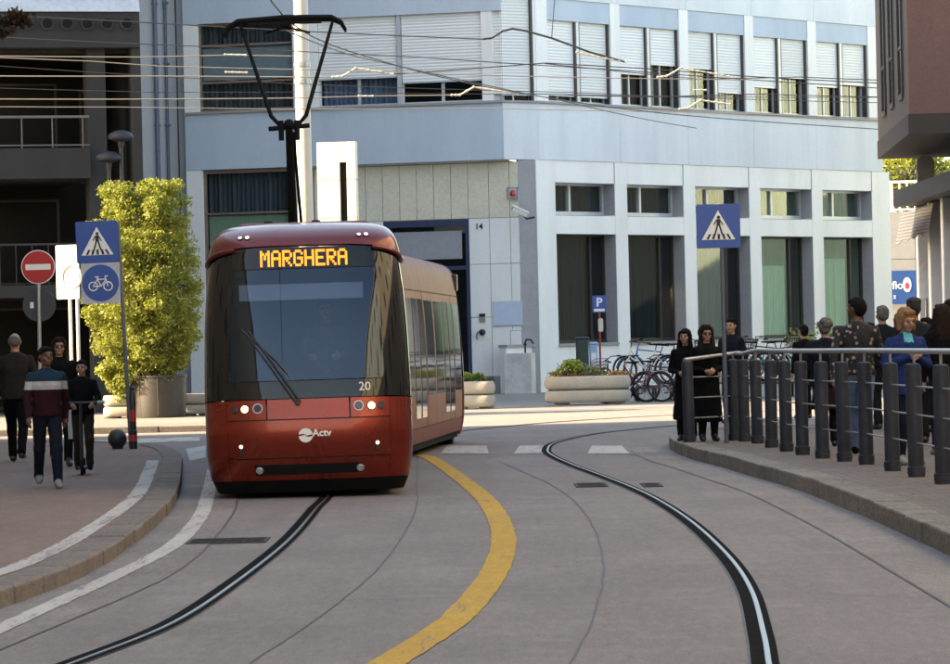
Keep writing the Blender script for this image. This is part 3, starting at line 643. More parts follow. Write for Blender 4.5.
# ---- small things on the wall
def on_left(y, z, out=.0): return FLT @ Vector((y, IN-out, z))
RL = math.atan2(dl.y, dl.x)+math.pi
def wallthing(name, label, cat, y, z): return empty(name, on_left(y, z), RL, label, cat)
e = wallthing('house_number', 'small black number 14 on the white wall panel beside the doorway', 'number', 1.38, 5.35); text('digits', '14', .26, M_black, e, Matrix.Translation((0, -.012, 0)) @ FACE, bold=.006)
e = wallthing('wall_plaque', 'blank pale blue plaque on the white wall right of the doorway', 'plaque', .50, 2.55); MB().bbox(-.47, .47, -.05, .0, -.38, .38, .01).build('plate', mat('plaque_blue', (.50, .58, .72), .35, var=.04), e); MB().box(-.49, .49, -.03, -.001, -.40, -.38).box(-.49, .49, -.03, -.001, .38, .40).build('rim', M_alum, e)
e = wallthing('intercom', 'small black intercom with keypad on the wall by the doorway', 'intercom', 1.34, 2.45); MB().bbox(-.1, .1, -.05, 0, .02, .12, .01).build('speaker', M_black, e); MB().bbox(-.1, .1, -.03, 0, -.16, -.02, .006).build('keypad', M_galv, e)
e = wallthing('wall_spotlight', 'small curved metal hook lamp beside the doorway low on the wall', 'lamp', 1.52, 1.75); MB().tube([(0,0,0),(0,-.12,.1),(0.05,-.16,.22),(.15,-.16,.26)], .025).build('arm', M_galv, e, True); MB().ico((.2,-.16,.22), (.11,.1,.11)).build('head', M_dark, e, True)
e = wallthing('alarm_beacon', 'red alarm beacon in a wire frame high on the clad wall', 'alarm', .22, 6.35); MB().lathe([(.09,0),(.1,.06),(.06,.16),(.01,.18)], (0,-.12,-.05), 14).build('lens', mat('red_lens', (.5, .02, .03), .2), e, True); MB().box(-.17,.17,-.03,0,-.2,.2).build('backplate', M_alum, e)
MB().tube([(-.16,-.22,-.16),(.16,-.22,-.16),(.16,-.22,.2),(-.16,-.22,.2)], .012, 6, closed=True).tube([(-.16,0,.2),(-.16,-.22,.2)], .012).tube([(.16,0,.2),(.16,-.22,.2)], .012).build('cage', M_dark, e)
q = P(521, 212, 109.3); e = empty('security_camera', q, R(-20), 'white security camera on a bracket at the corner of the wall', 'security camera')
Tc = Matrix.Rotation(R(28), 4, 'Y') @ Matrix.Rotation(R(25), 4, 'Z'); MB(Tc).bbox(-.42,.32,-.13,.13,-.11,.11,.02).build('housing', mat('camera_white', (.72,.72,.7), .4), e, recalc=True); MB(Tc).bbox(-.48,.36,-.16,.16,.11,.15,.01).build('sunshield', mat('camera_white', (.72,.72,.7)), e, recalc=True); MB(Tc).cyl((-.44,0,0),(-.40,0,0),.085,n=16).build('lens', M_black, e); MB().tube([(.1,0,-.12),(.25,.1,-.32),(.55,.35,-.25)], .05).build('bracket', M_dark, e, True); e.scale = (.68,)*3
q = on_left(.7, 1.5); e = empty('wall_tap', FLT @ Vector((-.2, -.4, 1.55)), RL, 'small curved standpipe tap above the low stained wall block', 'tap'); MB().tube([(0,0,-.3),(0,0,.05),(.05,-.02,.15),(.18,-.02,.15),(.28,-.02,.02)], .03).build('spout', M_dark, e, True); MB().cyl((.02,-.05,.0),(.02,-.12,.0), .05).build('knob', M_dark, e)
e = wallthing('meter_hatch', 'flush square meter hatch low on the white wall panel', 'hatch', .25, 1.75); MB().bbox(-.17,.17,-.02,0,-.24,.24,.006).build('lid', M_wall, e); MB().box(-.18,.18,-.012,0,-.255,-.242).box(-.18,.18,-.012,0,.242,.255).box(-.19,-.178,-.012,0,-.25,.25).box(.178,.19,-.012,0,-.25,.25).build('frame', M_grey, e)
M_dglass = mat('dark_glass', (.010, .011, .014), .12, var=0, spec=.3)
# ------------------------------------------------------------------ dark concrete building on the left
a15 = R(15)
cbld = empty('concrete_building', (-8.05, 85.2, 0), 0, 'dark raw concrete building with round holes and a recessed balcony', 'building')
FB = Matrix(((-math.cos(a15), math.sin(-a15)*-1, 0, 0), (-math.sin(a15), math.cos(a15), 0, 0), (0, 0, 1, 0), (0, 0, 0, 1)))
FB = Matrix(((-math.cos(a15), -math.sin(a15), 0, 0), (-math.sin(a15), math.cos(a15), 0, 0), (0, 0, 1, 0), (0, 0, 0, 1)))  # x leftwards along the front, y inwards
def bpart(name, m, *boxes, parent=cbld, smooth=False):
    mb = MB(FB)
    for b in boxes: mb.box(*b)
    return mb.build(name, m, parent, recalc=True)
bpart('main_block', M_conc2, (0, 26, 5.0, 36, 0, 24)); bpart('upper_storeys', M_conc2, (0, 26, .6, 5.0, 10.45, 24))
MB(FB)._add([(0,0,9.98),(26,0,9.98),(26,.58,10.9),(0,.58,10.9),(0,.58,9.98),(26,.58,9.98)], [(0,1,2,3),(0,4,5,1),(0,3,4),(1,5,2),(3,2,5,4)]).build('sloped_sill', stain_mat('skylit_concrete', (.34, .40, .47), (.22, .26, .31), .7, .6, .7, .1), cbld, recalc=True)  # sky light put into the sill's pale blue colour and upward tilt
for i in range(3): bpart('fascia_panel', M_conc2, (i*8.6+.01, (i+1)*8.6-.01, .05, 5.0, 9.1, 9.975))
for i in range(9):
    x = .33+i*.49; c0 = FB @ Vector((x, .05, 9.69)); c1 = FB @ Vector((x, .0, 9.69)); c2 = FB @ Vector((x, .03, 9.69))
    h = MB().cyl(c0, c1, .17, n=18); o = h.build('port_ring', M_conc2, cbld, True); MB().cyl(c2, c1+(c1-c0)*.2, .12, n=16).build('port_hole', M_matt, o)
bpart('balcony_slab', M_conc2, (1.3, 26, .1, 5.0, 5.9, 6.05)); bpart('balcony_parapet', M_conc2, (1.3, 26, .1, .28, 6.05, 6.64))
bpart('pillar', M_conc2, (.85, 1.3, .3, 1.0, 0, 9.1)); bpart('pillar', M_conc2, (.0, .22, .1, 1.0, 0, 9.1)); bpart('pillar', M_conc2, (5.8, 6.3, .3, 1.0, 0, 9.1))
bpart('side_wall', M_conc2, (.0, .2, 1.0, 5.0, 0, 9.1)); bpart('loggia_shade_back', M_void, (.2, 26, 4.96, 4.999, .0, 9.1)); bpart('loggia_shade_ceiling', M_void, (.2, 26, .5, 4.95, 9.0, 9.098)); bpart('loggia_screen', M_void, (6.3, 6.45, .4, 4.95, 3.3, 9.0))  # near-black back and ceiling sheets put the loggia's shade into colour
M_rg = mat('rail_dull', (.10, .105, .115), .5, .3); rl = link('balcony_railing', None, cbld); mb = MB(FB)
mb.box(1.3, 26, .12, .17, 7.38, 7.44).box(1.3, 26, .13, .16, 6.70, 6.73); mb.build('handrail', M_rg, rl, recalc=True)
for i in range(16): bpart('baluster', M_rg, (1.45+i*.75, 1.48+i*.75, .13, .16, 6.64, 7.38), parent=rl)
bpart('lower_slab', M_conc2, (0, 26, .6, 5.0, 3.0, 3.3)); mb = MB(FB); mb.box(.2, 26, .62, .66, 4.28, 4.33)
for i in range(30): mb.box(.3+i*.4, .325+i*.4, .63, .655, 3.3, 4.28)
mb.build('lower_railing', M_dark, cbld, recalc=True)
for i, (x0, x1, z0, z1) in enumerate(((.25, .82, 6.0, 8.4), (1.4, 3.4, 6.1, 8.6), (3.6, 5.7, 6.1, 8.6), (1.4, 3.4, 3.4, 5.6), (3.6, 5.7, 3.4, 5.6), (.3, 5.7, .2, 2.8))):
    w = link('window', None, cbld); bpart('frame', M_frame, (x0, x1, 4.93, 5.0, z0, z0+.06), (x0, x1, 4.93, 5.0, z1-.06, z1), (x0, x0+.06, 4.93, 5.0, z0+.06, z1-.06), (x1-.06, x1, 4.93, 5.0, z0+.06, z1-.06), parent=w); bpart('pane', mat('loggia_pane', (.006, .007, .009), .35, var=0, spec=.1), (x0+.06, x1-.06, 4.95, 4.99, z0+.06, z1-.06), parent=w)

# ------------------------------------------------------------------ tall block along the left side of the street (throws the shade over the lane)
tb = empty('street_block', (-12, 64.9, 0), 0, 'tall plain rendered block beside the left pavement, shading the lane', 'building')
M_rend = stain_mat('ochre_render', (.44, .36, .27), (.34, .28, .22), .4, .6, .85, .1)
MB(Matrix.Translation((12, -64.9, 0))).prism([(-12, 64.9), (-35, 60.9), (-35, -80), (-12, -80)], 0, 21).build('wall', M_rend, tb, recalc=True)
MB(Matrix.Translation((12, -64.9, 0))).prism([(-11.5, 65.3), (-35, 61.3), (-35, -80), (-11.5, -80)], 21, 21.4).build('roof', M_grey, tb, recalc=True)
wf = MB().box(0, .06, -.7, .7, -.9, -.82).box(0, .06, -.7, .7, .82, .9).box(0, .06, -.7, -.62, -.82, .82).box(0, .06, .62, .7, -.82, .82).box(0, .05, -.03, .03, -.82, .82).mesh('frame', M_wall)
wp = MB().box(.002, .02, -.62, .62, -.82, .82).mesh('pane', M_dglass)
for iy in range(12):
    for iz in range(5):
        w = link('window', None, tb); w.location = (0.0, -3-iy*4.2, 3+iz*3.9); a = link('frame', wf, w); b = link('pane', wp, w)

pb = empty('pale_block', (13, 57, 0), 0, 'pale rendered block lining the right side of the street', 'building')
MB().box(0, 12, -110, 0, 0, 17).build('wall', stain_mat('pale_render', (.58, .52, .42), (.44, .40, .33), .4, .6, .85, .1), pb); MB().box(-.5, 12.4, -110.4, .4, 17, 17.4).build('roof', M_grey, pb)
for iy in range(16):
    for iz in range(4):
        w = link('window', None, pb); w.location = (0, -4-iy*4.4, 3+iz*3.8); a = link('frame', wf, w); a.rotation_euler.z = math.pi; b = link('pane', wp, w); b.rotation_euler.z = math.pi
# ------------------------------------------------------------------ sunlit block far right, seen only mirrored in the shop windows
eb = empty('yellow_block', (33, 120.5, 0), 0, 'pale yellow green rendered block facing the bank across the square', 'building')
MB().box(0, 14, 0, 60, 0, 15).build('wall', mat('pale_yellow_render', (.50, .60, .50), .85, var=.08, scale=.6), eb); MB().box(-.5, 14.4, -.4, 60.4, 15, 15.4).build('roof', M_grey, eb)
for iy in range(10):
    for iz in range(4):
        w = link('window', None, eb); w.location = (-.0, 3+iy*5.6, 2.4+iz*3.5); a = link('frame', wf, w); a.rotation_euler.z = math.pi; b = link('pane', wp, w); b.rotation_euler.z = math.pi

kb = empty('dark_reflection_block', (33, 84, 0), 0, 'unseen dark block added across the square to darken reflections in the first window bays', 'building')  # added out of view to keep bright sky out of the window reflections
MB().box(0, 14, 0, 36, 0, 15).build('wall', mat('reflection_dark', (.012, .017, .019), .9, var=.2, scale=.8), kb); MB().box(-.4, 14.4, -.4, 36.2, 15, 15.4).build('roof', M_grey, kb)
# ------------------------------------------------------------------ mauve building with overhang on the right
c0 = P(910, 134, 60); zo = c0.z
rb = empty('mauve_building', (c0.x, 60, 0), 0, 'mauve rendered building with an overhanging upper storey and tall dark windows', 'building')
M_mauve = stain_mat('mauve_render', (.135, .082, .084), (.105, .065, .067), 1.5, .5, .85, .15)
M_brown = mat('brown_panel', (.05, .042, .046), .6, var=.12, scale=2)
u_, v_ = _rect(879, 159); Y2 = -FPX*(zo-CAMH)/v_; X2 = u_/FPX*Y2; ex, ey = X2-c0.x, Y2-60; el_ = math.hypot(ex, ey)
FD = Matrix(((ey/el_, ex/el_, 0, 0), (-ex/el_, ey/el_, 0, 0), (0, 0, 1, 0), (0, 0, 0, 1)))     # y runs back along the street face
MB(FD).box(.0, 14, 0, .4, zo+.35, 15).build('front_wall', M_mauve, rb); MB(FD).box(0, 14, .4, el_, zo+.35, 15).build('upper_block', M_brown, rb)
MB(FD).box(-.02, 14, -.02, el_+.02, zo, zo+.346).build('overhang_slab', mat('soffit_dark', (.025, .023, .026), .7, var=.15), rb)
for y0, y1 in ((.14*el_, .24*el_), (.42*el_, .52*el_), (.68*el_, .78*el_)):
    w = link('window', None, rb); MB(FD).box(-.04, .0, y0-.06, y0, zo+.8, 14).box(-.04, .0, y1, y1+.06, zo+.8, 14).box(-.04, .0, y0, y1, zo+.7, zo+.8).build('frame', M_frame, w); MB(FD).box(-.012, .004, y0, y1, zo+.8, 14).build('pane', M_dglass, w); MB(FD).box(-.03, -.012, y0, y1, zo+1.6, zo+1.66).build('bar', M_frame, w)
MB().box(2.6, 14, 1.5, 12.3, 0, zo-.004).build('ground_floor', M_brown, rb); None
# shop front under the overhang: canopy, white pillars
sh = empty('corner_shop', (8.78, 66.2, 0), 0, 'shaded shop front with white pillars under a dark canopy', 'shop')
cz = P(905, 203, 68.2).z
MB().box(-.35, 3, -9, 2.4, cz-.05, cz+.22).build('canopy', mat('canopy_grey', (.07, .07, .076), .6, var=.15), sh); MB().box(-.40, -.35, -9, 2.45, cz-.08, cz+.26).build('canopy_edge', M_dark, sh)
for y in (2.1, .3, -1.6, -3.6): MB().bbox(-.02, .24, y-.14, y+.14, 0, cz-.052, .02).build('pillar', M_wall, sh, recalc=True)
for y in (1.2, -.65, -2.6): w = link('shop_window', None, sh); MB().box(.5, .52, y-.7, y+.7, .5, cz-.1).build('pane', M_dglass, w); MB().box(.46, .54, y-.76, y-.7, .2, cz-.1).box(.46, .54, y+.7, y+.76, .2, cz-.1).box(.46, .54, y-.7, y+.7, .44, .5).build('frame', M_alum, w)
MB().box(.4, .56, -9, 2.3, 0, .2).build('sill', M_grey, sh)
M_news = None
def cloth_mat():
    m, nt, b = _new('striped_valance'); n, l = nt.nodes, nt.links; tc = n.new('ShaderNodeTexCoord'); w = n.new('ShaderNodeTexWave'); w.bands_direction = 'Z'; w.inputs['Scale'].default_value = 5; w.inputs['Distortion'].default_value = 1.5
    l.new(tc.outputs['Object'], w.inputs[0]); cr = n.new('ShaderNodeValToRGB'); cr.color_ramp.elements[0].color = (.32, .31, .30, 1); cr.color_ramp.elements[1].color = (.62, .6, .56, 1); l.new(w.outputs[1], cr.inputs[0]); l.new(cr.outputs[0], b.inputs['Base Color']); b.inputs['Roughness'].default_value = .85; return m
M_val = cloth_mat()
for (p0, p1, lab) in (((902, 214), (917, 209), 'hanging white striped cloth at the outer corner of the dark canopy'), ((918, 208), (934, 203), 'hanging white striped cloth farther along the dark canopy edge')):
    A, B = P(*p0, 67.4), P(*p1, 65.9); mb = MB()
    rows = [[tuple(Vector((A.x-.5+(B.x-A.x+.0)*i/12*1.0, A.y+(B.y-A.y)*i/12+.03*math.sin(i*1.4+z), A.z+(B.z-A.z)*i/12-z*(.58+.03*math.sin(i*.9))-.0))+Vector((.5-.12*z, 0, 0))) for i in range(13)] for z in (0, .35, .7, 1)]
    mb.grid(rows); e = mb.build('hanging_cloth', M_val); e.modifiers.new('thick', 'SOLIDIFY').thickness = .012; tag(e, lab, 'cloth', 'cloths hung from the canopy')
q = P(926, 178, 67); e = empty('oval_shop_sign', q, 0, 'plain pale sign board with rounded top standing above the canopy', 'sign'); MB().plate([(-.17,-.42),(.17,-.42)]+[(.17*math.cos(t), .32+.12*math.sin(t)) for t in [i*math.pi/8 for i in range(9)]], -.03, .03).build('board', mat('sign_white', (.6, .62, .66), .5), e); MB().box(-.03, .03, -.02, .02, -.6, -.42).build('stem', M_galv, e)
q = P(926, 282, 67.3); e = empty('arrow_board', q, 0, 'small white house shaped board beside the blue banner', 'sign'); MB().plate([(-.13,-.32),(.16,-.32),(.16,.3),(.06,.42),(-.13,.3)], -.02, .02).build('board', mat('sign_white2', (.85,.85,.85), .5), e); MB().cyl((0,0,-q.z+.15), (0,0,-.3), .025).build('post', M_galv, e)
# ------------------------------------------------------------------ far end of the lane on the right: wall, railing, banner, trees
w0 = P(880, 212, 139); w1 = P(960, 212, 139)
e = empty('far_wall', (w0.x-1, 139, 0), 0, 'plain grey wall closing the far end of the lane on the right', 'wall')
L = w1.x-w0.x+4; zt = w0.z
for i in range(6): 
    for j, (z0, z1) in enumerate(((0, 2.2), (2.2, 4.6), (4.6, zt))): MB().bbox(i*L/6+.01, (i+1)*L/6-.01, 0, .3, z0+.01, z1-.01, .01).build('wall_slab', M_grey, e, recalc=True)
MB().box(0, L, .1, .28, 0, zt-.05).build('wall_core', M_conc2, e)
e = empty('white_railing', (w0.x-1, 139.1, zt), 0, 'white metal railing on top of the far grey wall', 'railing'); MB().box(0, L, 0, .05, 1.15, 1.25).box(0, L, 0, .05, .05, .12).build('rail', M_wall, e)
for i in range(24): MB().box(i*L/24, i*L/24+.06, .005, .045, .12, 1.15).build('baluster', M_wall, e)
MB().box(.3, 1.5, .06, .09, .1, 1.2).build('screen_panel', M_wall, e)
b0, b1 = P(884, 271, 138.7), P(907, 304, 138.7)
e = empty('blue_banner', ((b0.x+b1.x)/2, 138.7, (b0.z+b1.z)/2), 0, 'blue shop banner with white letters and a round emblem on the far wall', 'sign'); bw, bh = (b1.x-b0.x)/2+.4, (b0.z-b1.z)/2
MB().box(-bw, bw, 0, .06, -bh, bh).build('board', mat('banner_blue', (.015, .07, .26), .5), e); M_let = mat('letter_white', (.8, .8, .8), .5, var=0)
text('lettering', 'npfio', .44, M_let, e, Matrix.Translation((-.12, -.012, .08)) @ FACE, bold=.008); text('lettering', 'r z', .28, M_let, e, Matrix.Translation((-.12, -.012, -.36)) @ FACE)
MB().plate([(.48+.17*math.cos(t), .1+.3*math.sin(t)) for t in [i*math.pi/12 for i in range(24)]], -.012, -.002).build('emblem', M_let, e); MB().plate([(.48+.09*math.cos(t), .06+.14*math.sin(t)) for t in [i*math.pi/10 for i in range(20)]], -.018, -.013).build('emblem_mark', mat('emblem_red', (.5, .05, .08), .5), e)

# ------------------------------------------------------------------ white mast, panel totem, mushroom lamps
m0, m1 = P(296, 0, 80), P(311, 0, 80)
e = empty('catenary_mast', (P(306, 215, 80).x, 80, .1), 0, 'tall cream painted mast standing behind the tram', 'mast'); rw = (m1.x-m0.x)/2
MB().cyl((0,0,0), (0,0,12), rw*1.06, rw*.94, 24).build('shaft', mat('mast_cream', (.50, .47, .40), .5, var=.07, scale=3), e, True); MB().lathe([(rw*1.5,0),(rw*1.5,.06),(rw*1.1,.12)], n=24).build('base_collar', M_galv, e, True)
for z in (7.6, 8.0, 9.0): MB().lathe([(rw*1.12,0),(rw*1.12,.1)], (0,0,z), 24).build('clamp_band', M_galv, e, True)
t0, t1 = P(318, 140, 84), P(358, 222, 84)
e = empty('panel_totem', ((t0.x+t1.x)/2, 84, .1), R(-10), 'cream panel totem with a dark vertical slot beside the mast', 'totem'); tw = (t1.x-t0.x)/2*1.04; th = P(338, 142, 84).z-.1
M_tot = mat('totem_cream', (.50, .48, .42), .5, var=.06, scale=2)
for k in range(7): z0 = th*k/7; z1 = th*(k+1)/7; MB().bbox(-tw, .08, -.12, .12, z0+.004, z1-.004, .008).build('panel', M_tot, e, recalc=True); MB().bbox(.25, tw, -.12, .12, z0+.004, z1-.004, .008).build('panel', M_tot, e, recalc=True)
MB().box(.08, .25, -.05, .10, 0, th-.5).build('slot', M_matt, e); MB().bbox(.081, .249, -.119, .119, th-.5, th-.004, .006).build('panel', M_tot, e, recalc=True)
for px_, py_, lab in ((121, 137, 'taller of the two dark mushroom lamps before the concrete building'), (109, 158, 'shorter of the two dark mushroom lamps before the concrete building')):
    q = P(px_, py_, 84); e = empty('mushroom_lamp', (q.x, 84, .1), 0, lab, 'street lamp', 'mushroom lamps'); z = q.z-.1
    MB().cyl((0,0,0),(0,0,z), .06, .045, 12).build('post', M_dark, e, True); MB().lathe([(.06,-.25),(.08,-.12),(.30,-.05),(.32,.0),(.27,.09),(.14,.15),(.02,.17)], (0,0,z), 24).build('lamp_cap', mat('lamp_blue_grey', (.012,.016,.026), .6, var=.1), e, True); MB().lathe([(.12,0),(.12,.18),(.07,.26)], n=16).build('base', M_dark, e, True)
# ------------------------------------------------------------------ the tram
M_red = mat('tram_red', (.215, .022, .011), .28, .7, var=.05, scale=1.6, coat=.35, var2=.05, scale2=4)
M_redlip = mat('tram_roof_red', (.12, .010, .011), .34, .35, var=.08, scale=1.5, coat=.4)
M_shell = mat('tram_shell', (.010, .009, .010), .5, var=0)
M_wind = glass('windscreen', (.44, .52, .64), 1.25, 0, 1.5, (.62, .78, 1.0))  # mirror part tinted blue to stand in for a deep blue sky reflection
M_bglass = None
def blackglass():
    m, nt, b = _new('black_glass'); b.inputs['Base Color'].default_value = (.006, .006, .007, 1); b.inputs['Roughness'].default_value = .04; b.inputs['Specular IOR Level'].default_value = .38; MATS['black_glass'] = m; return m
M_bglass = blackglass()
M_bronze = mat('tram_bronze', (.15, .020, .017), .5, .0, var=.08, scale=1.0, coat=.0, spec=.3)
M_rear = mat('tram_roof_dull', (.13, .03, .028), .5, .2, var=.1, scale=2, spec=.3)
M_chrome = mat('chrome', (.7, .7, .72), .12, 1.0, var=0)
M_mark = mat('white_lettering', (.78, .78, .76), .5, var=0)
WT = [(.05, 1.0), (.2, 1.055), (.5, 1.095), (1.0, 1.10), (1.6, 1.09), (2.1, 1.065), (2.5, 1.02), (2.68, .985), (2.78, .945), (2.85, .88), (2.90, .74), (2.92, .45), (2.93, .02)]
YT = [(.05, .22), (.2, .10), (.42, .035), (.7, .0), (1.0, .03), (1.5, .11), (2.0, .21), (2.4, .32), (2.62, .40), (2.72, .44), (2.80, .56), (2.86, .74), (2.90, .98), (2.92, 1.25), (2.93, 1.6)]
DN, NN = .58, 3.6
def S(phi, z):
    w, y0 = crom(WT, z), crom(YT, z); p = R(abs(phi))
    sx, cx = math.sin(p)**(2/NN), math.cos(p)**(2/NN) if p < R(89.99) else 0
    return Vector((math.copysign(w*sx, phi) if phi else 0, y0+DN*(1-cx), z))
def SN(phi, z):
    e = .4; f = .004
    a = S(min(89.9, phi+e), z)-S(max(-89.9, phi-e), z); b = S(phi, min(2.929, z+f))-S(phi, max(.051, z-f)); n = a.cross(b)
    return n.normalized() if n.length > 1e-9 else Vector((0, -1, 0))
def patch(name, p0, p1, z0, z1, m, parent, off=.0, nph=16, nz=10, depth=.03, gap=.007):
    f0 = z0 if callable(z0) else (lambda p: z0); f1 = z1 if callable(z1) else (lambda p: z1)
    rows = []
    for i in range(nz+1):
        row = []
        for j in range(nph+1):
            t = j/nph; ph = p0+(p1-p0)*t; za, zb = f0(ph)+gap, f1(ph)-gap; z = za+(zb-za)*i/nz
            row.append((ph, z))
        rows.append(row)
    pt = [[S(a, z)+SN(a, z)*off for a, z in r] for r in rows]
    mb = MB(); mb.grid(pt)
    rim = [pt[0][j] for j in range(nph+1)]+[pt[i][nph] for i in range(1, nz+1)]+[pt[nz][j] for j in range(nph-1, -1, -1)]+[pt[i][0] for i in range(nz-1, 0, -1)]
    rp = [rows[0][j] for j in range(nph+1)]+[rows[i][nph] for i in range(1, nz+1)]+[rows[nz][j] for j in range(nph-1, -1, -1)]+[rows[i][0] for i in range(nz-1, 0, -1)]
    if depth > 0:
        inn = [q-SN(*a)*depth for q, a in zip(rim, rp)]
        mb.grid([rim+[rim[0]], inn+[inn[0]]])
    return mb.build(name, m, parent, True, 50)
def xphi(x, z):            # angle at which the skin is x metres off centre
    w = crom(WT, z); return math.copysign(math.degrees(math.asin(min(1, abs(x)/w)**(NN/2))), x)

tram = empty('tram', (-1.76, 36.35, 0.0), 0, 'dark red articulated tram with lit amber destination sign', 'tram')
car1 = link('front_car', None, tram); car1.rotation_euler = (0, R(-.5), R(2.2))
L1 = 9.4
# inner black shell behind all panels
rows = []
zs = [.05, .12, .2, .3, .42, .6, .8, 1.0]
rows = [[S(-90+180*j/48, z)-SN(-90+180*j/48, z)*.018 for j in range(49)] for z in zs]
MB().grid(rows).build('nose_shell', M_shell, car1, True)
hd = lambda p: 1.055-.03*(abs(p)/90)**2
top = lambda p: 2.665-.17*(abs(p)/90)**2.2
patch('bumper_apron', -90, 90, .05, .19, M_matt, car1, -.01, 40, 3)
PB = 40
patch('bumper_skin', -PB+.4, PB-.4, .19, .43, M_red, car1, .0, 24, 5)
for s in (-1, 1):
    patch('corner_panel', *( (PB, 90) if s > 0 else (-90, -PB)), .19, lambda p: hd(p), M_red, car1, 0, 18, 14)
    patch('headlight_panel', *((11.4, PB-.4) if s > 0 else (-PB+.4, -11.4)), .835, hd, M_red, car1, 0, 10, 5)
patch('front_hatch', -PB+.5, PB-.5, .43, .835, M_red, car1, .004, 26, 8)
patch('wiper_panel', -10.6, 10.6, .835, hd, M_red, car1, 0, 8, 5)
patch('bumper_grille', -19, 17, .25, .37, M_matt, car1, .003, 12, 4, .02)
# glass: one big screen, black quarter lights round the corners, black bottom band
WL, WR_ = -xphi(.83, 1.8), xphi(.80, 1.8)
wsz0 = lambda p: hd(p)+.0; 
patch('windscreen', WL, WR_, lambda p: 1.24, lambda p: 2.43, M_wind, car1, 0, 30, 20, .0)
patch('screen_border', WL, WR_, hd, lambda p: 1.24, M_bglass, car1, 0, 24, 4, .02, .002)
patch('sign_window', WL, WR_, lambda p: 2.43, top, glass('sign_glass', (.75, .75, .75), .8), car1, 0, 24, 4, .0, .001)
patch('quarter_glass', -90, WL, hd, top, M_bglass, car1, 0, 16, 20, .02)
patch('quarter_glass', WR_, 90, hd, top, M_bglass, car1, 0, 16, 20, .02)
lip = patch('roof_lip', -90, 90, top, 2.925, M_redlip, car1, .022, 48, 14, .04)
# drip rail over the corner glass
for s in (-1, 1):
    pts = [S(s*(34+56*k/16), top(34+56*k/16)-.01)+SN(s*(34+56*k/16), 2.55)*.02 for k in range(17)]
    MB().tube(pts, .028, 8).build('drip_rail', M_redlip, car1, True)
# body behind the nose
def body(parent, ya, L, name, m, z0, z1, side, n=8, off=0.0, y_from=None):
    rows = []
    for i in range(n+1):
        z = z0+(z1-z0)*i/n; w = crom(WT, z)+off
        rows.append([(side*w, (crom(YT, z)+DN) if ya is None else ya, z), (side*w, L, z)])
    return MB().grid(rows).build(name, m, parent, True)
for s in (-1, 1):
    body(car1, None, L1, 'side_skirt', M_bronze, .19, .62, s); body(car1, None, L1, 'side_glass', M_bglass, .625, 2.45, s, 12); body(car1, None, L1, 'cant_rail', M_redlip, 2.455, 2.90, s, 8, .004)
zz = [2.86, 2.90, 2.92, 2.93]
rows = [[(s_*crom(WT, z)*1.0, (crom(YT, z)+DN), z), (s_*crom(WT, z), L1, z)] for s_, z in [(-1, z) for z in zz]+[(1, z) for z in zz[::-1]]]
MB().grid(rows).build('roof', M_redlip, car1, True)
MB().bbox(-.72, .72, 1.6, 4.6, 2.88, 2.965, .04).build('roof_fairing', mat('roof_grey_red', (.16, .03, .03), .45, var=.1), car1, recalc=True)
MB().box(-1.0, 1.0, .5, L1, .12, .35).build('underframe', M_matt, car1); MB().box(-.98, .98, L1-.06, L1, .3, 2.85).build('end_wall', M_matt, car1)
for s in (-1, 1):
    for y in (2.1, 7.2): MB().cyl((s*.98, y, .36), (s*.74, y, .36), .36, n=24).build('wheel', M_matt, car1, True)
# driver's cab: floor, desk, back wall, visor, destination sign
MB().box(-.95, .95, 1.9, 1.95, .3, 2.7).build('cab_wall', mat('cab_dark', (.02, .025, .035), .7, var=.2), car1); MB().box(-.95, .95, .5, 1.9, .3, .5).build('cab_floor', M_matt, car1)
MB()._add([(-.86,.30,1.20),(.86,.30,1.20),(.86,.95,1.26),(-.86,.95,1.26),(-.86,.95,.6),(.86,.95,.6),(-.86,.3,.9),(.86,.3,.9)], [(0,1,2,3),(3,2,5,4),(6,7,1,0)]).build('driver_desk', mat('desk_black', (.02, .02, .024), .55), car1)
MB().box(-.70, .62, .52, .535, 2.10, 2.27).build('sun_visor', mat('visor_blue_grey', (.62, .70, .76), .7, var=.05, trans=(.6, .7, .78)), car1)
MB().box(-.70, .68, .44, .56, 2.36, 2.62).build('sign_case', M_matt, car1)
F57 = {'M': '10001 11011 10101 10101 10001 10001 10001', 'A': '01110 10001 10001 11111 10001 10001 10001', 'R': '11110 10001 10001 11110 10100 10010 10001', 'G': '01110 10001 10000 10111 10001 10001 01110', 'H': '10001 10001 10001 11111 10001 10001 10001', 'E': '11111 10000 10000 11110 10000 10000 11111'}
mb = MB(); pitch = .0245; word = 'MARGHERA'; x = -(len(word)*6-1)/2*pitch*.8+.0
for ch in word:
    for r, row in enumerate(F57[ch].split()):
        for c, b in enumerate(row):
            if b == '1': q = (x+c*pitch*.8+.01, .437, 2.615-r*pitch); mb.box(q[0]-.0117, q[0]+.0117, .432, .4395, q[2]-.0128, q[2]+.0128)
    x += 6*pitch*.8
o = mb.build('destination_lettering', emit('led_amber', (1.0, .30, .012), .5), car1); o.location.x = .0
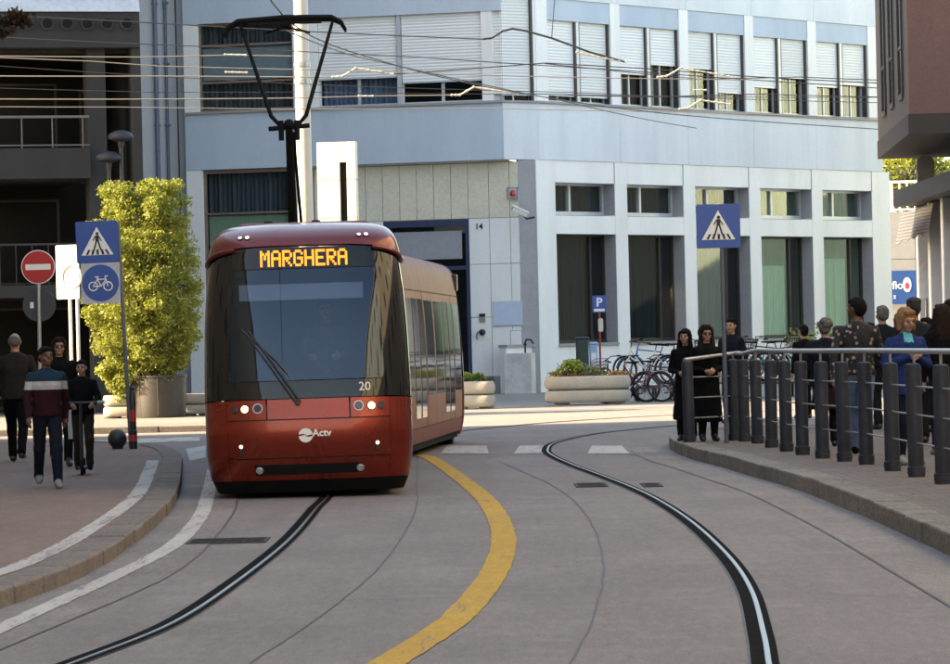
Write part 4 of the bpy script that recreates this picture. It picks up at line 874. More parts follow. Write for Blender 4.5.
# driver: seated figure, dim behind the glass
# lamps
def lamp(x, z, r, m, ring, parent=car1, dep=.03):
    ph = xphi(x, z); p, n = S(ph, z), SN(ph, z)
    k = MB().cyl(p-n*.02, p+n*.012, r*1.25, r*1.3, 20).build('lamp_ring', ring, parent, True)
    MB().cyl(p+n*.0125, p+n*.02, r, r*.85, 20).build('lamp_lens', m, k, True); return k
M_head = emit('headlamp_lit', (1.0, .62, .22), 1.9); M_lens = mat('lamp_glass', (.06, .06, .065), .08, .3, var=0); M_mlit = emit('marker_lit', (1.0, .92, .8), .45); M_fog = mat('fog_lens', (.5, .5, .52), .12, .6, var=0)
for s in (-1, 1):
    lamp(s*.665, .955, .038, M_head, M_black); lamp(s*.53, .96, .042, M_lens, M_galv); lamp(s*.77, .95, .032, M_lens, M_black)
    lamp(s*.715, .565, .02, M_mlit, M_black); lamp(s*.715, .51, .02, M_lens, M_black); lamp(s*.53, .31, .032, M_fog, M_chrome)
    ph = xphi(.60, 2.74)*s
    for k, mm in ((0, M_mlit if s > 0 else M_lens), (1, M_lens if s > 0 else M_mlit)):
        xx = s*(.665-.075*k) if True else 0
        ph = xphi(xx, 2.75); p, n = S(ph, 2.75), SN(ph, 2.75); r = MB().cyl(p+n*.015, p+n*.03, .033, n=16).build('lamp_ring', M_black, car1, True); MB().cyl(p+n*.031, p+n*.036, .021, n=14).build('lamp_lens', M_mlit if (k == 0) == (s > 0) else emit('marker_dim', (.9, .85, .8), .2), r, True)
# wiper: two thin rods on a pivot
wp0 = S(xphi(-.13, 1.02), 1.02)+Vector((0, -.05, 0)); wt = S(xphi(-.66, 1.78), 1.78)+Vector((0, -.03, 0)); wm = S(xphi(-.42, 1.45), 1.45)+Vector((0, -.035, 0))
wip = link('wiper', None, car1); MB().tube([wp0, wm, wt], [.013, .011, .007], 8).build('arm', M_black, wip, True); MB().tube([p+Vector((.05, 0, .0)) for p in (wp0, wm, wt)], [.013, .013, .009], 8).build('rod', M_black, wip, True)
MB().tube([wt+Vector((-.03, .005, .02)), wm+Vector((.085, .012, .02)), wm+Vector((.30, .012, -.24))], .012, 6).build('blade', M_black, wip, True); MB().cyl(wp0+Vector((.02, .06, 0)), wp0+Vector((.02, -.03, 0)), .03, n=14).build('pivot', M_black, wip, True)
# markings: round emblem, operator name, fleet number
def onskin(x, z, off=.008):
    ph = xphi(x, z); p, n = S(ph, z), SN(ph, z); u = Vector((1, 0, 0)); u = (u-n*u.dot(n)).normalized(); v = n.cross(u); v = -v if v.z < 0 else v
    return Matrix(((u.x, v.x, n.x, p.x+n.x*off), (u.y, v.y, n.y, p.y+n.y*off), (u.z, v.z, n.z, p.z+n.z*off), (0, 0, 0, 1)))
T = onskin(-.035, .665, .009); r_ = .075
up = [(r_*math.cos(t), r_*math.sin(t)) for t in [R(8+164*i/14) for i in range(15)]]; up = [(up[0][0], up[0][1])]+up[1:]+[(-.02, .018), (.012, -.004)]
lo = [(r_*math.cos(t), r_*math.sin(t)) for t in [R(188+164*i/14) for i in range(15)]]+[(.02, -.018), (-.012, .004)]
mb = MB(T)
for ol in (up, lo): mb._add([(a, b, 0) for a, b in ol], [tuple(range(len(ol)))])
mb.build('emblem', M_mark, car1)
text('operator_lettering', 'Actv', .105, M_mark, car1, onskin(.135, .685, .009), extrude=.001, bold=.003)
text('fleet_number', '20', .13, M_mark, car1, onskin(.60, 1.155, .006), extrude=.001)

# ---- pantograph on the roof of the front car
pan = link('pantograph', None, car1); px0, py0 = -.20, 7.65
def PA(x, z, y=0): return Vector((px0+x, py0+y, z))
zk, zt_ = 4.36, 5.72
MB().bbox(px0-.35, px0+.35, py0-.5, py0+.9, 2.92, 3.06, .02).build('base_frame', M_matt, pan, recalc=True)
for sx in (-.3, .3):
    for sy in (-.4, .7): MB().lathe([(.05,0),(.07,.03),(.05,.06),(.07,.09),(.05,.13)], (px0+sx, py0+sy, 3.06), 10).build('insulator', M_matt, pan, True)
MB().cyl(PA(0, 3.1, .5), PA(0, zk, -.35), .062, .048, 12).build('lower_arm', M_matt, pan, True); MB().cyl(PA(.11, 3.1, .5), PA(.05, zk-.05, -.3), .02, n=8).build('guide_rod', M_matt, pan, True)
MB().tube([PA(-.26, zk+.0, -.35), PA(.26, zk+.03, -.35)], .03, 8).cyl(PA(-.1, zk-.15, -.35), PA(-.1, zk+.1, -.35), .035).cyl(PA(.1, zk-.15, -.35), PA(.1, zk+.1, -.35), .035).ico(PA(0, zk+.05, -.35), .07, 2).build('knee_joint', M_matt, pan, True)
for s in (-1, 1):
    MB().tube([PA(s*.06, zk-.02, -.35), PA(s*.22, zk+.16, -.33), PA(s*.30, zk+.42, -.28), PA(s*.60, zt_+.06, .3)], [.024, .027, .027, .02], 8).build('upper_arm', M_matt, pan, True)
for dy in (.18, .46):
    MB().tube([PA(-.80, zt_-.12, dy), PA(-.74, zt_-.01, dy), PA(-.62, zt_+.06, dy), PA(0, zt_+.09, dy), PA(.58, zt_+.08, dy), PA(.70, zt_+.02, dy), PA(.76, zt_-.09, dy)], [.016, .024, .032, .036, .032, .024, .016], 8).build('collector_bow', M_matt, pan, True)
MB().box(px0-.5, px0+.45, py0+.17, py0+.47, zt_+.03, zt_+.07).build('collector_head', M_matt, pan)
MB().tube([PA(-.3, zt_-.1, .3), PA(0, zt_-.02, .32), PA(.3, zt_-.1, .3)], .014, 6).build('stay', M_matt, pan, True)

# ---- articulation and rear car, turned a little on the curve
e0 = Matrix.Rotation(R(2.2), 4, 'Z') @ Vector((0, L1, 0))
MB().bbox(e0.x-.88, e0.x+.88, e0.y-.02, e0.y+1.2, .35, 2.75, .08).build('bellows', M_matt, tram, recalc=True)
for k in range(6): MB().bbox(e0.x-.93+.01*k, e0.x+.93+.01*k, e0.y+.1+k*.17, e0.y+.19+k*.17, .34, 2.8, .03).build('bellows_rib', M_matt, tram, recalc=True)
car2 = link('rear_car', None, tram); RC0 = Vector((-2.02, 47.0, 0)); RC1 = Vector((-1.25, 56.9, 0))
car2.location = RC0-Vector((-1.76, 36.35, 0)); car2.rotation_euler.z = -math.atan2(RC1.x-RC0.x, RC1.y-RC0.y)
L2 = 9.9
def S2(y, z, s=1, off=0): return Vector((s*(crom(WT, z)+off), y, z))
def sidepatch(name, y0, y1, z0, z1, m, s=1, off=0.0, n=8, depth=.03, parent=car2):
    rows = [[S2(y0+.006, z0+.005+(z1-z0-.01)*i/n, s, off), S2(y1-.006, z0+.005+(z1-z0-.01)*i/n, s, off)] for i in range(n+1)]
    mb = MB().grid(rows)
    a = [r[0] for r in rows]; b = [r[1] for r in rows]; ins = Vector((-s*depth, 0, 0))
    mb.grid([a, [q+ins for q in a]]); mb.grid([b, [q+ins for q in b]])
    return mb.build(name, m, parent, True)
for s in (-1, 1):
    rows = [[S2(0, z, s, -.02), S2(L2-.9, z, s, -.02)] for z in (.2, .6, 1.2, 1.8, 2.4, 2.8)]; MB().grid(rows).build('side_shell', M_shell, car2, True)
    sidepatch('side_skirt', 0, L2-.9, .2, .42, M_bronze, s); sidepatch('cant_rail', 0, L2-.9, 2.36, 2.90, M_rear, s, .006, 12)
    for y0, y1, door in ((0, 1.1, 0), (1.1, 2.0, 1), (2.0, 2.9, 1), (2.9, 4.4, 0), (4.4, 5.9, 0), (5.9, 6.8, 1), (6.8, 7.7, 1), (7.7, L2-.9, 0)):
        if door:
            d = sidepatch('door', y0, y1, .42, 2.36, M_bronze, s, -.004, 10); sidepatch('door_glass', y0+.10, y1-.10, .55, 2.25, M_bglass, s, .002, 10, .01, d)
        else: d = sidepatch('side_panel', y0, y1, .42, 2.36, M_bronze, s, 0, 12); sidepatch('side_window', y0+.12, y1-.12, .86, 2.24, M_bglass, s, .004, 10, .01, d)
zz = [2.86, 2.90, 2.92, 2.93]
MB().grid([[(q*crom(WT, z), 0, z), (q*crom(WT, z), L2-.9, z)] for q, z in [(-1, z) for z in zz]+[(1, z) for z in zz[::-1]]]).build('roof', M_rear, car2, True)
MB().box(-1.0, 1.0, .1, L2-.8, .1, .33).build('underframe', M_matt, car2)
for s in (-1, 1):
    for y in (1.0, 8.2): MB().cyl((s*1.0, y, .36), (s*.74, y, .36), .36, n=24).build('wheel', M_matt, car2, True)
rear = link('rear_end', None, car2); rear.location = (0, L2, 0); rear.rotation_euler.z = math.pi
def rpatch(*a, **k): return patch(*a, rear, **k)
patch('tail_skin', -90, 90, .12, 1.05, M_bronze, rear, 0, 30, 10); patch('tail_glass', -90, 90, 1.05, 2.60, M_bglass, rear, 0, 30, 12); patch('tail_lip', -90, 90, 2.60, 2.925, M_rear, rear, .012, 30, 8)
for s in (-1, 1): MB().bbox(s*1.0-.05, s*1.0+.06, L2-1.0, L2-.75, 2.45, 2.72, .02).build('rear_camera', M_black, car2, recalc=True)
# ------------------------------------------------------------------ people
class Sdf:
    """one body piece: capsule, ellipsoid or stack of elliptic sections, as a distance field"""
    def __init__(s, kind, a, M=None): s.kind, s.a, s.M = kind, a, M
    def bounds(s):
        if s.kind == 'cap': p0, r0, p1, r1 = s.a; r = max(r0, r1); lo = [min(p0[i], p1[i])-r for i in range(3)]; hi = [max(p0[i], p1[i])+r for i in range(3)]
        elif s.kind == 'ell': c, r = s.a; lo = [c[i]-r[i] for i in range(3)]; hi = [c[i]+r[i] for i in range(3)]
        else:
            S_ = s.a; lo = [min(q[1]-q[3] for q in S_), min(q[2]-q[4] for q in S_), min(q[0] for q in S_)]; hi = [max(q[1]+q[3] for q in S_), max(q[2]+q[4] for q in S_), max(q[0] for q in S_)]
        if s.M is not None:
            cs = [s.M @ Vector((x, y, z)) for x in (lo[0], hi[0]) for y in (lo[1], hi[1]) for z in (lo[2], hi[2])]; lo = [min(c[i] for c in cs) for i in range(3)]; hi = [max(c[i] for c in cs) for i in range(3)]
        return np.array(lo), np.array(hi)
    def dist(s, X, Y, Z):
        if s.M is not None:
            I = np.array(s.M.inverted()); X, Y, Z = I[0,0]*X+I[0,1]*Y+I[0,2]*Z+I[0,3], I[1,0]*X+I[1,1]*Y+I[1,2]*Z+I[1,3], I[2,0]*X+I[2,1]*Y+I[2,2]*Z+I[2,3]
        if s.kind == 'cap':
            p0, r0, p1, r1 = s.a; d = [p1[i]-p0[i] for i in range(3)]; L = max(1e-9, sum(c*c for c in d)); t = np.clip(((X-p0[0])*d[0]+(Y-p0[1])*d[1]+(Z-p0[2])*d[2])/L, 0, 1)
            return np.sqrt((X-p0[0]-t*d[0])**2+(Y-p0[1]-t*d[1])**2+(Z-p0[2]-t*d[2])**2)-(r0+(r1-r0)*t)
        if s.kind == 'ell':
            c, r = s.a; k = np.sqrt(((X-c[0])/r[0])**2+((Y-c[1])/r[1])**2+((Z-c[2])/r[2])**2); g = np.sqrt(((X-c[0])/r[0]**2)**2+((Y-c[1])/r[1]**2)**2+((Z-c[2])/r[2]**2)**2)+1e-9
            return k*(k-1)/g
        S_ = sorted(s.a); zs = [q[0] for q in S_]; cx, cy, rx, ry = (np.interp(Z, zs, [q[i] for q in S_]) for i in (1, 2, 3, 4))
        k = (np.abs((X-cx)/rx)**2.35+np.abs((Y-cy)/ry)**2.35)**(1/2.35); return np.maximum((k-1)*np.minimum(rx, ry), np.maximum(zs[0]-Z, Z-zs[-1]))
def capsule(p0, r0, p1, r1, n=0): return Sdf('cap', (tuple(p0), r0, tuple(p1), r1))
def loft(secs): return Sdf('loft', secs)
def ell(c, r): return Sdf('ell', (tuple(c), tuple(r)))
def skin_mesh(prims, h, k):
    """one closed surface round all pieces, smoothly joined; returns verts, quads, index of the nearest piece per vertex"""
    bs = [p.bounds() for p in prims]; lo = np.min([b[0] for b in bs], 0)-4*h; hi = np.max([b[1] for b in bs], 0)+4*h; n = np.ceil((hi-lo)/h).astype(int)+1
    D = np.full(n, 9.0); B = np.full(n, 9.0); I = np.zeros(n, int); ax = [lo[i]+h*np.arange(n[i]) for i in range(3)]
    for j, p in enumerate(prims):
        a = np.maximum(0, np.floor((bs[j][0]-lo-.05)/h).astype(int)); b = np.minimum(n, np.ceil((bs[j][1]-lo+.05)/h).astype(int)+1); sl = tuple(slice(a[i], b[i]) for i in range(3))
        X, Y, Z = np.meshgrid(ax[0][sl[0]], ax[1][sl[1]], ax[2][sl[2]], indexing='ij'); d = p.dist(X, Y, Z)
        m = d < B[sl]; B[sl] = np.where(m, d, B[sl]); I[sl] = np.where(m, j, I[sl]); o = D[sl]; q = np.maximum(k-np.abs(o-d), 0)/k; D[sl] = np.minimum(o, d)-q*q*k*.25
    inside = D < 0; c = inside[:-1,:-1,:-1].astype(int); 
    for dx, dy, dz in ((1,0,0),(0,1,0),(0,0,1),(1,1,0),(1,0,1),(0,1,1),(1,1,1)): c = c+inside[dx:n[0]-1+dx, dy:n[1]-1+dy, dz:n[2]-1+dz]
    act = (c > 0) & (c < 8); ci = np.argwhere(act); vid = np.full(act.shape, -1); vid[act] = np.arange(len(ci)); acc = np.zeros((len(ci), 3)); cnt = np.zeros(len(ci))
    for axn in range(3):
        e = np.eye(3, dtype=int)[axn]; o1, o2 = [np.eye(3, dtype=int)[t] for t in range(3) if t != axn]
        for u in (0, 1):
            for w in (0, 1):
                a = ci+o1*u+o2*w; b = a+e; da = D[a[:,0],a[:,1],a[:,2]]; db = D[b[:,0],b[:,1],b[:,2]]; m = (da < 0) != (db < 0); t = np.where(m, da/np.where(m, da-db, 1), 0); acc += np.where(m[:,None], a+t[:,None]*e, 0); cnt += m
    V = lo+h*acc/cnt[:,None]; Q = []
    for axn in range(3):
        e = [0,0,0]; e[axn] = 1; A = inside[:n[0]-e[0], :n[1]-e[1], :n[2]-e[2]]; Bm = inside[e[0]:, e[1]:, e[2]:]; s = np.argwhere(A != Bm); u = np.zeros(3, int); u[(axn+1) % 3] = 1; w = np.zeros(3, int); w[(axn+2) % 3] = 1
        f = A[s[:,0],s[:,1],s[:,2]]; g = lambda p: vid[p[:,0],p[:,1],p[:,2]]
        q = np.stack([g(s-u-w), g(s-w), g(s), g(s-u)], 1); q[~f] = q[~f][:, ::-1]; Q.append(q)
    Q = np.concatenate(Q); near = np.argmin(np.stack([p.dist(V[:,0], V[:,1], V[:,2]) for p in prims]), 0); return V, Q, near
SKIN = mat('skin_light', (.30, .165, .115), .5, var=.08, scale=20); SKIN2 = mat('skin_brown', (.10, .048, .028), .5, var=.08, scale=20); LIP = mat('lips', (.20, .065, .055), .5); EYE = mat('eye_dark', (.03, .025, .025), .3)
def cloth(name, col, rough=.85, var=.16): return mat(name, col, rough, var=var, scale=9, bump=.5, bscale=18, spec=.12)
def floral():
    m, nt, b = _new('floral_shirt'); n, l = nt.nodes, nt.links; tc = n.new('ShaderNodeTexCoord'); v = n.new('ShaderNodeTexVoronoi'); v.inputs['Scale'].default_value = 15; l.new(tc.outputs['Object'], v.inputs[0])
    nz = n.new('ShaderNodeTexNoise'); nz.inputs['Scale'].default_value = 34; l.new(tc.outputs['Object'], nz.inputs[0]); ad = n.new('ShaderNodeMath'); ad.operation = 'MULTIPLY_ADD'; ad.inputs[1].default_value = .55; l.new(nz.outputs[0], ad.inputs[0]); l.new(v.outputs['Distance'], ad.inputs[2])
    cr = n.new('ShaderNodeValToRGB'); e = cr.color_ramp.elements; e[0].position = .52; e[0].color = (.28, .19, .14, 1); e[1].position = .60; e[1].color = (.004, .0035, .005, 1); l.new(ad.outputs[0], cr.inputs[0]); l.new(cr.outputs[0], b.inputs['Base Color']); b.inputs['Roughness'].default_value = .8
    return m
def person(label, loc, H, face, pose='stand', outfit=None, hair='short', hairm=None, skin=SKIN, fat=1.0, head=(0, 0), hem=.90, flare=1.0, arms='down', glasses=False, legs=None, name='person', retag=None, cat='person', cap=None, group='people walking and standing in the street', skirt=None, shoe=None, hood=None):
    o = outfit; prim = []
    def add(tagname, fn, *a):
        prim.append((tagname, fn(*a)))
    st = {'stand': 0, 'walk': .26, 'ride': .10, 'sit': 0}[pose]
    # legs
    for s in (-1, 1):
        f = -s*st                             # left leg forward
        hip = Vector((s*.085, .0, .91)); foot = Vector((s*.095, f, .085+(.05 if f > .1 else 0)))
        knee = Vector((s*.095, (hip.y+foot.y)/2-.05-(.03 if f < 0 else 0), .485))
        if pose == 'sit': knee = Vector((s*.12, -.42, .86)); foot = Vector((s*.12, -.50, .45))
        add('pants', capsule, hip, .098*fat, knee, .070); add('pants', capsule, knee, .070, foot+Vector((0, .005, .02)), .058)
        add('shoe', capsule, foot+Vector((0, .03, -.04)), .042, foot+Vector((s*.012, -.15, -.05)), .036); add('shoe', capsule, foot+Vector((0, .0, .0)), .05, foot+Vector((0, -.08, -.035)), .042)
    add('pants', ell, (0, .0, .95), (.165*fat, .125*fat, .13))
    if skirt: add('skirt', loft, [(skirt, 0, 0, .21*flare, .17), (.75, 0, 0, .19, .15), (.98, 0, 0, .165, .13)])
    # torso
    k = fat
    secs = [(hem, 0, .0, .178*k*flare, .135*k*flare), (hem+.04, 0, .0, .180*k*flare, .138*k*flare), (max(hem+.08, 1.02), 0, -.0, .168*k, .130*k), (1.14, 0, -.005, .170*k, .130*k), (1.28, 0, -.0, .188*k, .132*k), (1.38, 0, .005, .200*k, .120), (1.445, 0, .01, .165*k, .095), (1.485, 0, .012, .09, .075), (1.50, 0, .012, .062, .06)]
    add('top', loft, secs)
    # arms
    for s in (-1, 1):
        sh = Vector((s*.178*k, .008, 1.398)); f = s*st*.8
        a = arms if isinstance(arms, str) else arms[0 if s < 0 else 1]
        if a == 'down': el = Vector((s*.232*k, .03+f*.4, 1.13)); wr = Vector((s*.235*k, -.03+f, .885))
        elif a == 'front': el = Vector((s*.25*k, .03, 1.13)); wr = Vector((s*.07, -.20, 1.08))
        elif a == 'pocket': el = Vector((s*.27*k, .07, 1.14)); wr = Vector((s*.20*k, -.07, .94))
        elif a == 'bars': el = Vector((s*.25, -.05, 1.16)); wr = Vector((s*.17, -.27, 1.06))
        elif a == 'chest': el = Vector((s*.25*k, -.02, 1.14)); wr = Vector((s*.05, -.20, 1.23))
        elif a == 'wheel': el = Vector((s*.26, -.10, 1.17)); wr = Vector((s*.16, -.36, 1.14))
        add('top', capsule, sh, .060, el, .050); add('top', capsule, el, .050, wr, .037)
        d = (wr-el).normalized(); side = Vector((s, 0, 0)); side = (side-d*side.dot(d)).normalized(); pal = d.cross(side)
        hc = wr+d*.055; add('skin', capsule, wr, .026, hc, .034); add('skin', ell, hc+d*.01, (.03, .034, .034))
        for i, ln in enumerate((.062, .072, .066, .05)):
            b0 = hc+d*.025+pal*(.030-.020*i)*1.0; tip = b0+d*ln*.62; curl = -side*.25*ln
            add('skin', capsule, b0, .0095, tip+curl*.4, .009, 8); add('skin', capsule, tip+curl*.4, .009, tip+d*ln*.30+curl*1.6, .0078, 8)
        th = wr+d*.03+pal*.03; add('skin', capsule, th, .012, th+d*.035+pal*.022, .010, 8); add('skin', capsule, th+d*.035+pal*.022, .010, th+d*.062+pal*.02-side*.01, .008, 8)
    # head
    nb = len(prim)
    add('skin', capsule, (0, .018, 1.44), .058, (0, .005, 1.56), .053)
    hd_ = len(prim)
    add('skin', ell, (0, .008, 1.655), (.077, .096, .105)); add('skin', ell, (0, -.022, 1.592), (.058, .070, .062)); add('skin', capsule, (0, -.088, 1.665), .010, (0, -.108, 1.628), .016, 8); add('skin', ell, (0, -.072, 1.555), (.03, .022, .022))
    add('skin', capsule, (-.04, -.078, 1.682), .013, (.04, -.078, 1.682), .013, 8)
    for s in (-1, 1):
        add('skin', ell, (s*.079, .012, 1.642), (.012, .02, .032)); add('eye', ell, (s*.031, -.085, 1.655), (.011, .0095, .0055)); add('hairc', capsule, (s*.020, -.0885, 1.684), .004, (s*.044, -.083, 1.686), .0035, 6); add('skin', ell, (s*.042, -.06, 1.615), (.026, .026, .026))
    add('lip', ell, (0, -.090, 1.588), (.024, .009, .008))
    hp = []                                   # hair pieces
    def hadd(fn, *a): hp.append(fn(*a))
    if hair in ('short', 'curly', 'receding'):
        if hair == 'receding': hadd(ell, (0, .06, 1.655), (.083, .062, .075))
        else:
            hadd(ell, (0, .026, 1.685), (.086, .098, .092)); hadd(ell, (0, .058, 1.64), (.082, .064, .085))
            hadd(ell, (0, -.045, 1.735), (.062, .042, .032))
            if hair == 'curly':
                rr = random.Random(len(label))
                for _ in range(46): t, u = rr.uniform(0, 6.28), rr.uniform(-.15, 1); q = math.sqrt(max(0, 1-u*u)); hadd(ell, (.088*q*math.cos(t), .035+.09*q*math.sin(t), 1.675+.092*u), (.026, .026, .024))
    elif hair in ('long', 'big', 'bob', 'fringe'):
        hadd(ell, (0, .022, 1.690), (.091, .104, .092)); low = {'long': 1.34, 'big': 1.36, 'bob': 1.55, 'fringe': 1.32}[hair]; w = .115 if hair == 'big' else .1
        hadd(loft, [(low, 0, .085, w*.9, .045), (low+.08, 0, .085, w*1.1, .06), ((low+1.68)/2, 0, .07, w, .075), (1.68, 0, .05, .09, .08)])
        for s in (-1, 1):
            hadd(capsule, (s*.078, -.01, 1.70), .030, (s*.095, -.01 if hair != 'fringe' else -.03, 1.56 if hair == 'bob' else 1.50), .032); 
            if hair != 'bob': hadd(capsule, (s*.095, -.01, 1.52), .035, (s*.10, -.05, low+.05), .035)
        if hair == 'fringe': hadd(capsule, (-.05, -.078, 1.72), .022, (.05, -.078, 1.72), .022)
        else: hadd(capsule, (-.045, -.055, 1.752), .026, (.045, -.055, 1.752), .026)
        if hair in ('bob', 'big'):
            rr = random.Random(5)
            for _ in range(30): t, u = rr.uniform(-.4, 3.54), rr.uniform(-.5, 1); q = math.sqrt(max(0, 1-u*u)); hadd(ell, (.095*q*math.cos(t), .03+.10*q*math.sin(t), 1.675+.095*u), (.03, .03, .03))
    if cap: hadd(ell, (0, .01, 1.735), (.09, .105, .055)); hadd(ell, (0, -.10, 1.725), (.07, .06, .012))
    HM = Matrix.Translation((0, .01, 1.55)) @ Matrix.Rotation(R(head[0]), 4, 'Z') @ Matrix.Rotation(R(head[1]), 4, 'X') @ Matrix.Translation((0, -.01, -1.55))
    for _, m in prim[hd_:]: m.M = HM
    for m in hp: m.M = HM
    root = empty(name, loc, face, label, cat, group); sc = H/1.765; root.scale = (sc, sc, sc)
    slots = ['skin', 'lip', 'eye', 'hairc', 'top', 'pants', 'shoe', 'skirt', 'c1', 'c2']
    hm = hairm or mat('hair_black', (.005, .004, .004), .75, var=.3, scale=30, spec=.1, bump=.5, bscale=90)
    ms = {'skin': skin, 'lip': LIP, 'eye': EYE, 'hairc': hm, 'top': o['top'], 'pants': o['pants'], 'shoe': o.get('shoe', M_black), 'skirt': o.get('skirt', o['pants']), 'c1': o.get('c1', o['top']), 'c2': o.get('c2', o['top'])}
    V, Q, near = skin_mesh([m for _, m in prim], .0095, .016)
    vt = [prim[j][0] for j in near]; me = bpy.data.meshes.new('body'); me.from_pydata(V.tolist(), [], Q.tolist())
    for s in slots: me.materials.append(ms[s])
    seed = Vector((0, len(label)*1.7, 3))
    def ruffle(mesh, fn):
        n = len(mesh.vertices); co = np.empty(n*3); no = np.empty(n*3); mesh.vertices.foreach_get('co', co); mesh.vertex_normals.foreach_get('vector', no); co = co.reshape(-1, 3); no = no.reshape(-1, 3)
        co += no*np.array([fn(i, p) for i, p in enumerate(co.tolist())])[:, None]; mesh.vertices.foreach_set('co', co.ravel()); mesh.update()
    ruffle(me, lambda i, p: noise.noise(Vector((p[0]*9, p[1]*9, p[2]*5))+seed)*.010+noise.noise(Vector((p[0]*20, p[1]*20, p[2]*13))+seed)*.005 if vt[i] in ('top', 'pants', 'skirt') else 0)
    idx = []
    for fc in me.polygons:
        c = [vt[i] for i in fc.vertices]; t = max(c, key=c.count)
        if retag: t = retag(t, fc.center) or t
        idx.append(slots.index(t))
    me.polygons.foreach_set('material_index', idx); me.shade_smooth(); link('body', me, root)
    if hp:
        V, Q, near = skin_mesh(hp, .010, .02); mh = bpy.data.meshes.new('hair'); mh.from_pydata(V.tolist(), [], Q.tolist()); mh.materials.append(hm)
        ruffle(mh, lambda i, p: noise.noise(Vector((p[0]*60, p[1]*60, p[2]*14)))*.009)
        mh.shade_smooth(); link('cap' if cap else 'hair', mh, root)
    if glasses:
        g = MB(HM)
        for s in (-1, 1): g.bbox(s*.034-.026, s*.034+.026, -.105, -.095, 1.632, 1.674, .004); g.box(s*.062-.004, s*.062+.022, -.1, .01, 1.662, 1.670)
        g.box(-.01, .01, -.104, -.096, 1.658, 1.666); g.build('sunglasses', M_black, root)
    return root
def at_px(px, foot, headtop, z, Y=None):
    g = G(px, foot, z) if Y is None else None
    if Y is not None:
        t = P(px, headtop, Y); return Vector((t.x, Y, z)), t.z-z
    return g, P(px, headtop, g.y).z-z
ZL, ZR = .105, .155
navy = cloth('navy_cloth', (.006, .007, .014)); blk = cloth('black_cloth', (.0025, .0025, .0035)); brown = cloth('brown_jacket', (.018, .014, .012)); denim = cloth('dark_denim', (.007, .009, .017)); jean = cloth('light_denim', (.10, .15, .24)); grey = cloth('grey_trousers', (.009, .009, .011)); olive = cloth('olive_trousers', (.018, .016, .011)); shoew = cloth('pale_trainers', (.22, .22, .215))
H_grey = mat('hair_grey', (.10, .095, .09), .75, var=.3, scale=30, spec=.1, bump=.5, bscale=90); H_brown = mat('hair_brown', (.018, .010, .007), .75, var=.3, scale=30, spec=.1, bump=.5, bscale=90); H_blond = mat('hair_blond', (.20, .115, .06), .75, var=.3, scale=30, spec=.1, bump=.5, bscale=90); H_dk = mat('hair_dark', (.006, .0045, .004), .75, var=.3, scale=30, spec=.1, bump=.5, bscale=90)
l, h = at_px(18, 462, 333, ZL); person('balding grey haired man in a brown jacket walking away', l, h, R(180), 'walk', {'top': brown, 'pants': blk}, 'receding', H_grey, fat=1.12, arms='pocket', hem=.86)
def stripes(t, c):
    if t == 'top':
        if c.z > 1.335: return 'c1'
        if c.z > 1.235 and True: return 'c2'
    return t
l, h = at_px(49, 488, 347, ZL); person('man in a teal, white and burgundy striped sweater walking forward', l, h, R(12), 'walk', {'top': cloth('burgundy_knit', (.024, .006, .010)), 'c1': cloth('teal_knit', (.010, .028, .048)), 'c2': cloth('white_knit', (.34, .34, .34)), 'pants': denim, 'shoe': shoew}, 'short', H_dk, SKIN2, fat=1.06, head=(20, 0), retag=stripes)
l, h = at_px(62, 466, 338, ZL); person('woman in dark clothes with sunglasses and long hair behind the striped sweater man', l, h, R(8), 'walk', {'top': blk, 'pants': blk}, 'long', H_brown, glasses=True, head=(5, 0)); bagp = l
l, h = at_px(84, 470, 360, ZL+.06); scoot = l; person('boy in a black jacket riding a kick scooter', l+Vector((0, .05, 0)), h, R(6), 'ride', {'top': blk, 'pants': olive, 'shoe': blk}, 'short', H_dk, arms='bars', head=(-12, 5))
l, h = at_px(692, 443, 330, ZR); person('woman in black with straight dark hair and a fringe at the railing end', l+Vector((-.0, .9, 0)), h*1.01, R(-12), 'stand', {'top': blk, 'pants': blk}, 'fringe', H_dk, hem=.34, flare=1.22, arms='front', head=(-10, 0))
l, h = at_px(713, 443, 327, ZR); person('woman in black with sunglasses and wavy brown hair beside the crossing sign', l+Vector((0, .8, 0)), h*1.01, R(8), 'stand', {'top': blk, 'pants': blk}, 'big', H_brown, hem=.30, flare=1.25, arms='front', glasses=True)
l, h = at_px(731, 0, 319, ZR, 58); person('man half hidden behind the crossing sign post', l, h, R(-30), 'stand', {'top': navy, 'pants': grey}, 'short', H_dk)
l, h = at_px(825, 0, 319, ZR, 44.5); person('grey curly haired woman in a navy coat seen from behind', l, h, R(175), 'stand', {'top': navy, 'pants': blk, 'skirt': cloth('burgundy_skirt', (.016, .006, .009))}, 'curly', H_grey, fat=1.2, hem=.84, flare=1.1, skirt=.52, arms='pocket')
l, h = at_px(857, 0, 298, ZR, 41.2); person('tall man in a black floral shirt and light jeans', l, h, R(165), 'walk', {'top': floral(), 'pants': jean, 'shoe': blk}, 'short', H_dk, SKIN2, fat=1.08, head=(60, 0))
l, h = at_px(882, 0, 306, ZR, 52); person('white haired man in a dark coat beyond the floral shirt', l, h, R(200), 'stand', {'top': navy, 'pants': grey}, 'short', H_grey, fat=1.05)
l, h = at_px(905, 0, 310, ZR, 37.6); person('woman with blond hair in a bright blue jacket behind the railing', l, h, R(18), 'stand', {'top': cloth('blue_jacket', (.010, .026, .10)), 'c1': cloth('turquoise_scarf', (.08, .36, .42)), 'pants': denim, 'shoe': shoew}, 'bob', H_blond, fat=1.08, hem=.80, arms='chest', head=(10, 14), retag=lambda t, c: 'c1' if t in ('top', 'skin') and 1.40 < c.z < 1.515 and abs(c.x) < .055 and c.y < 0 else t)
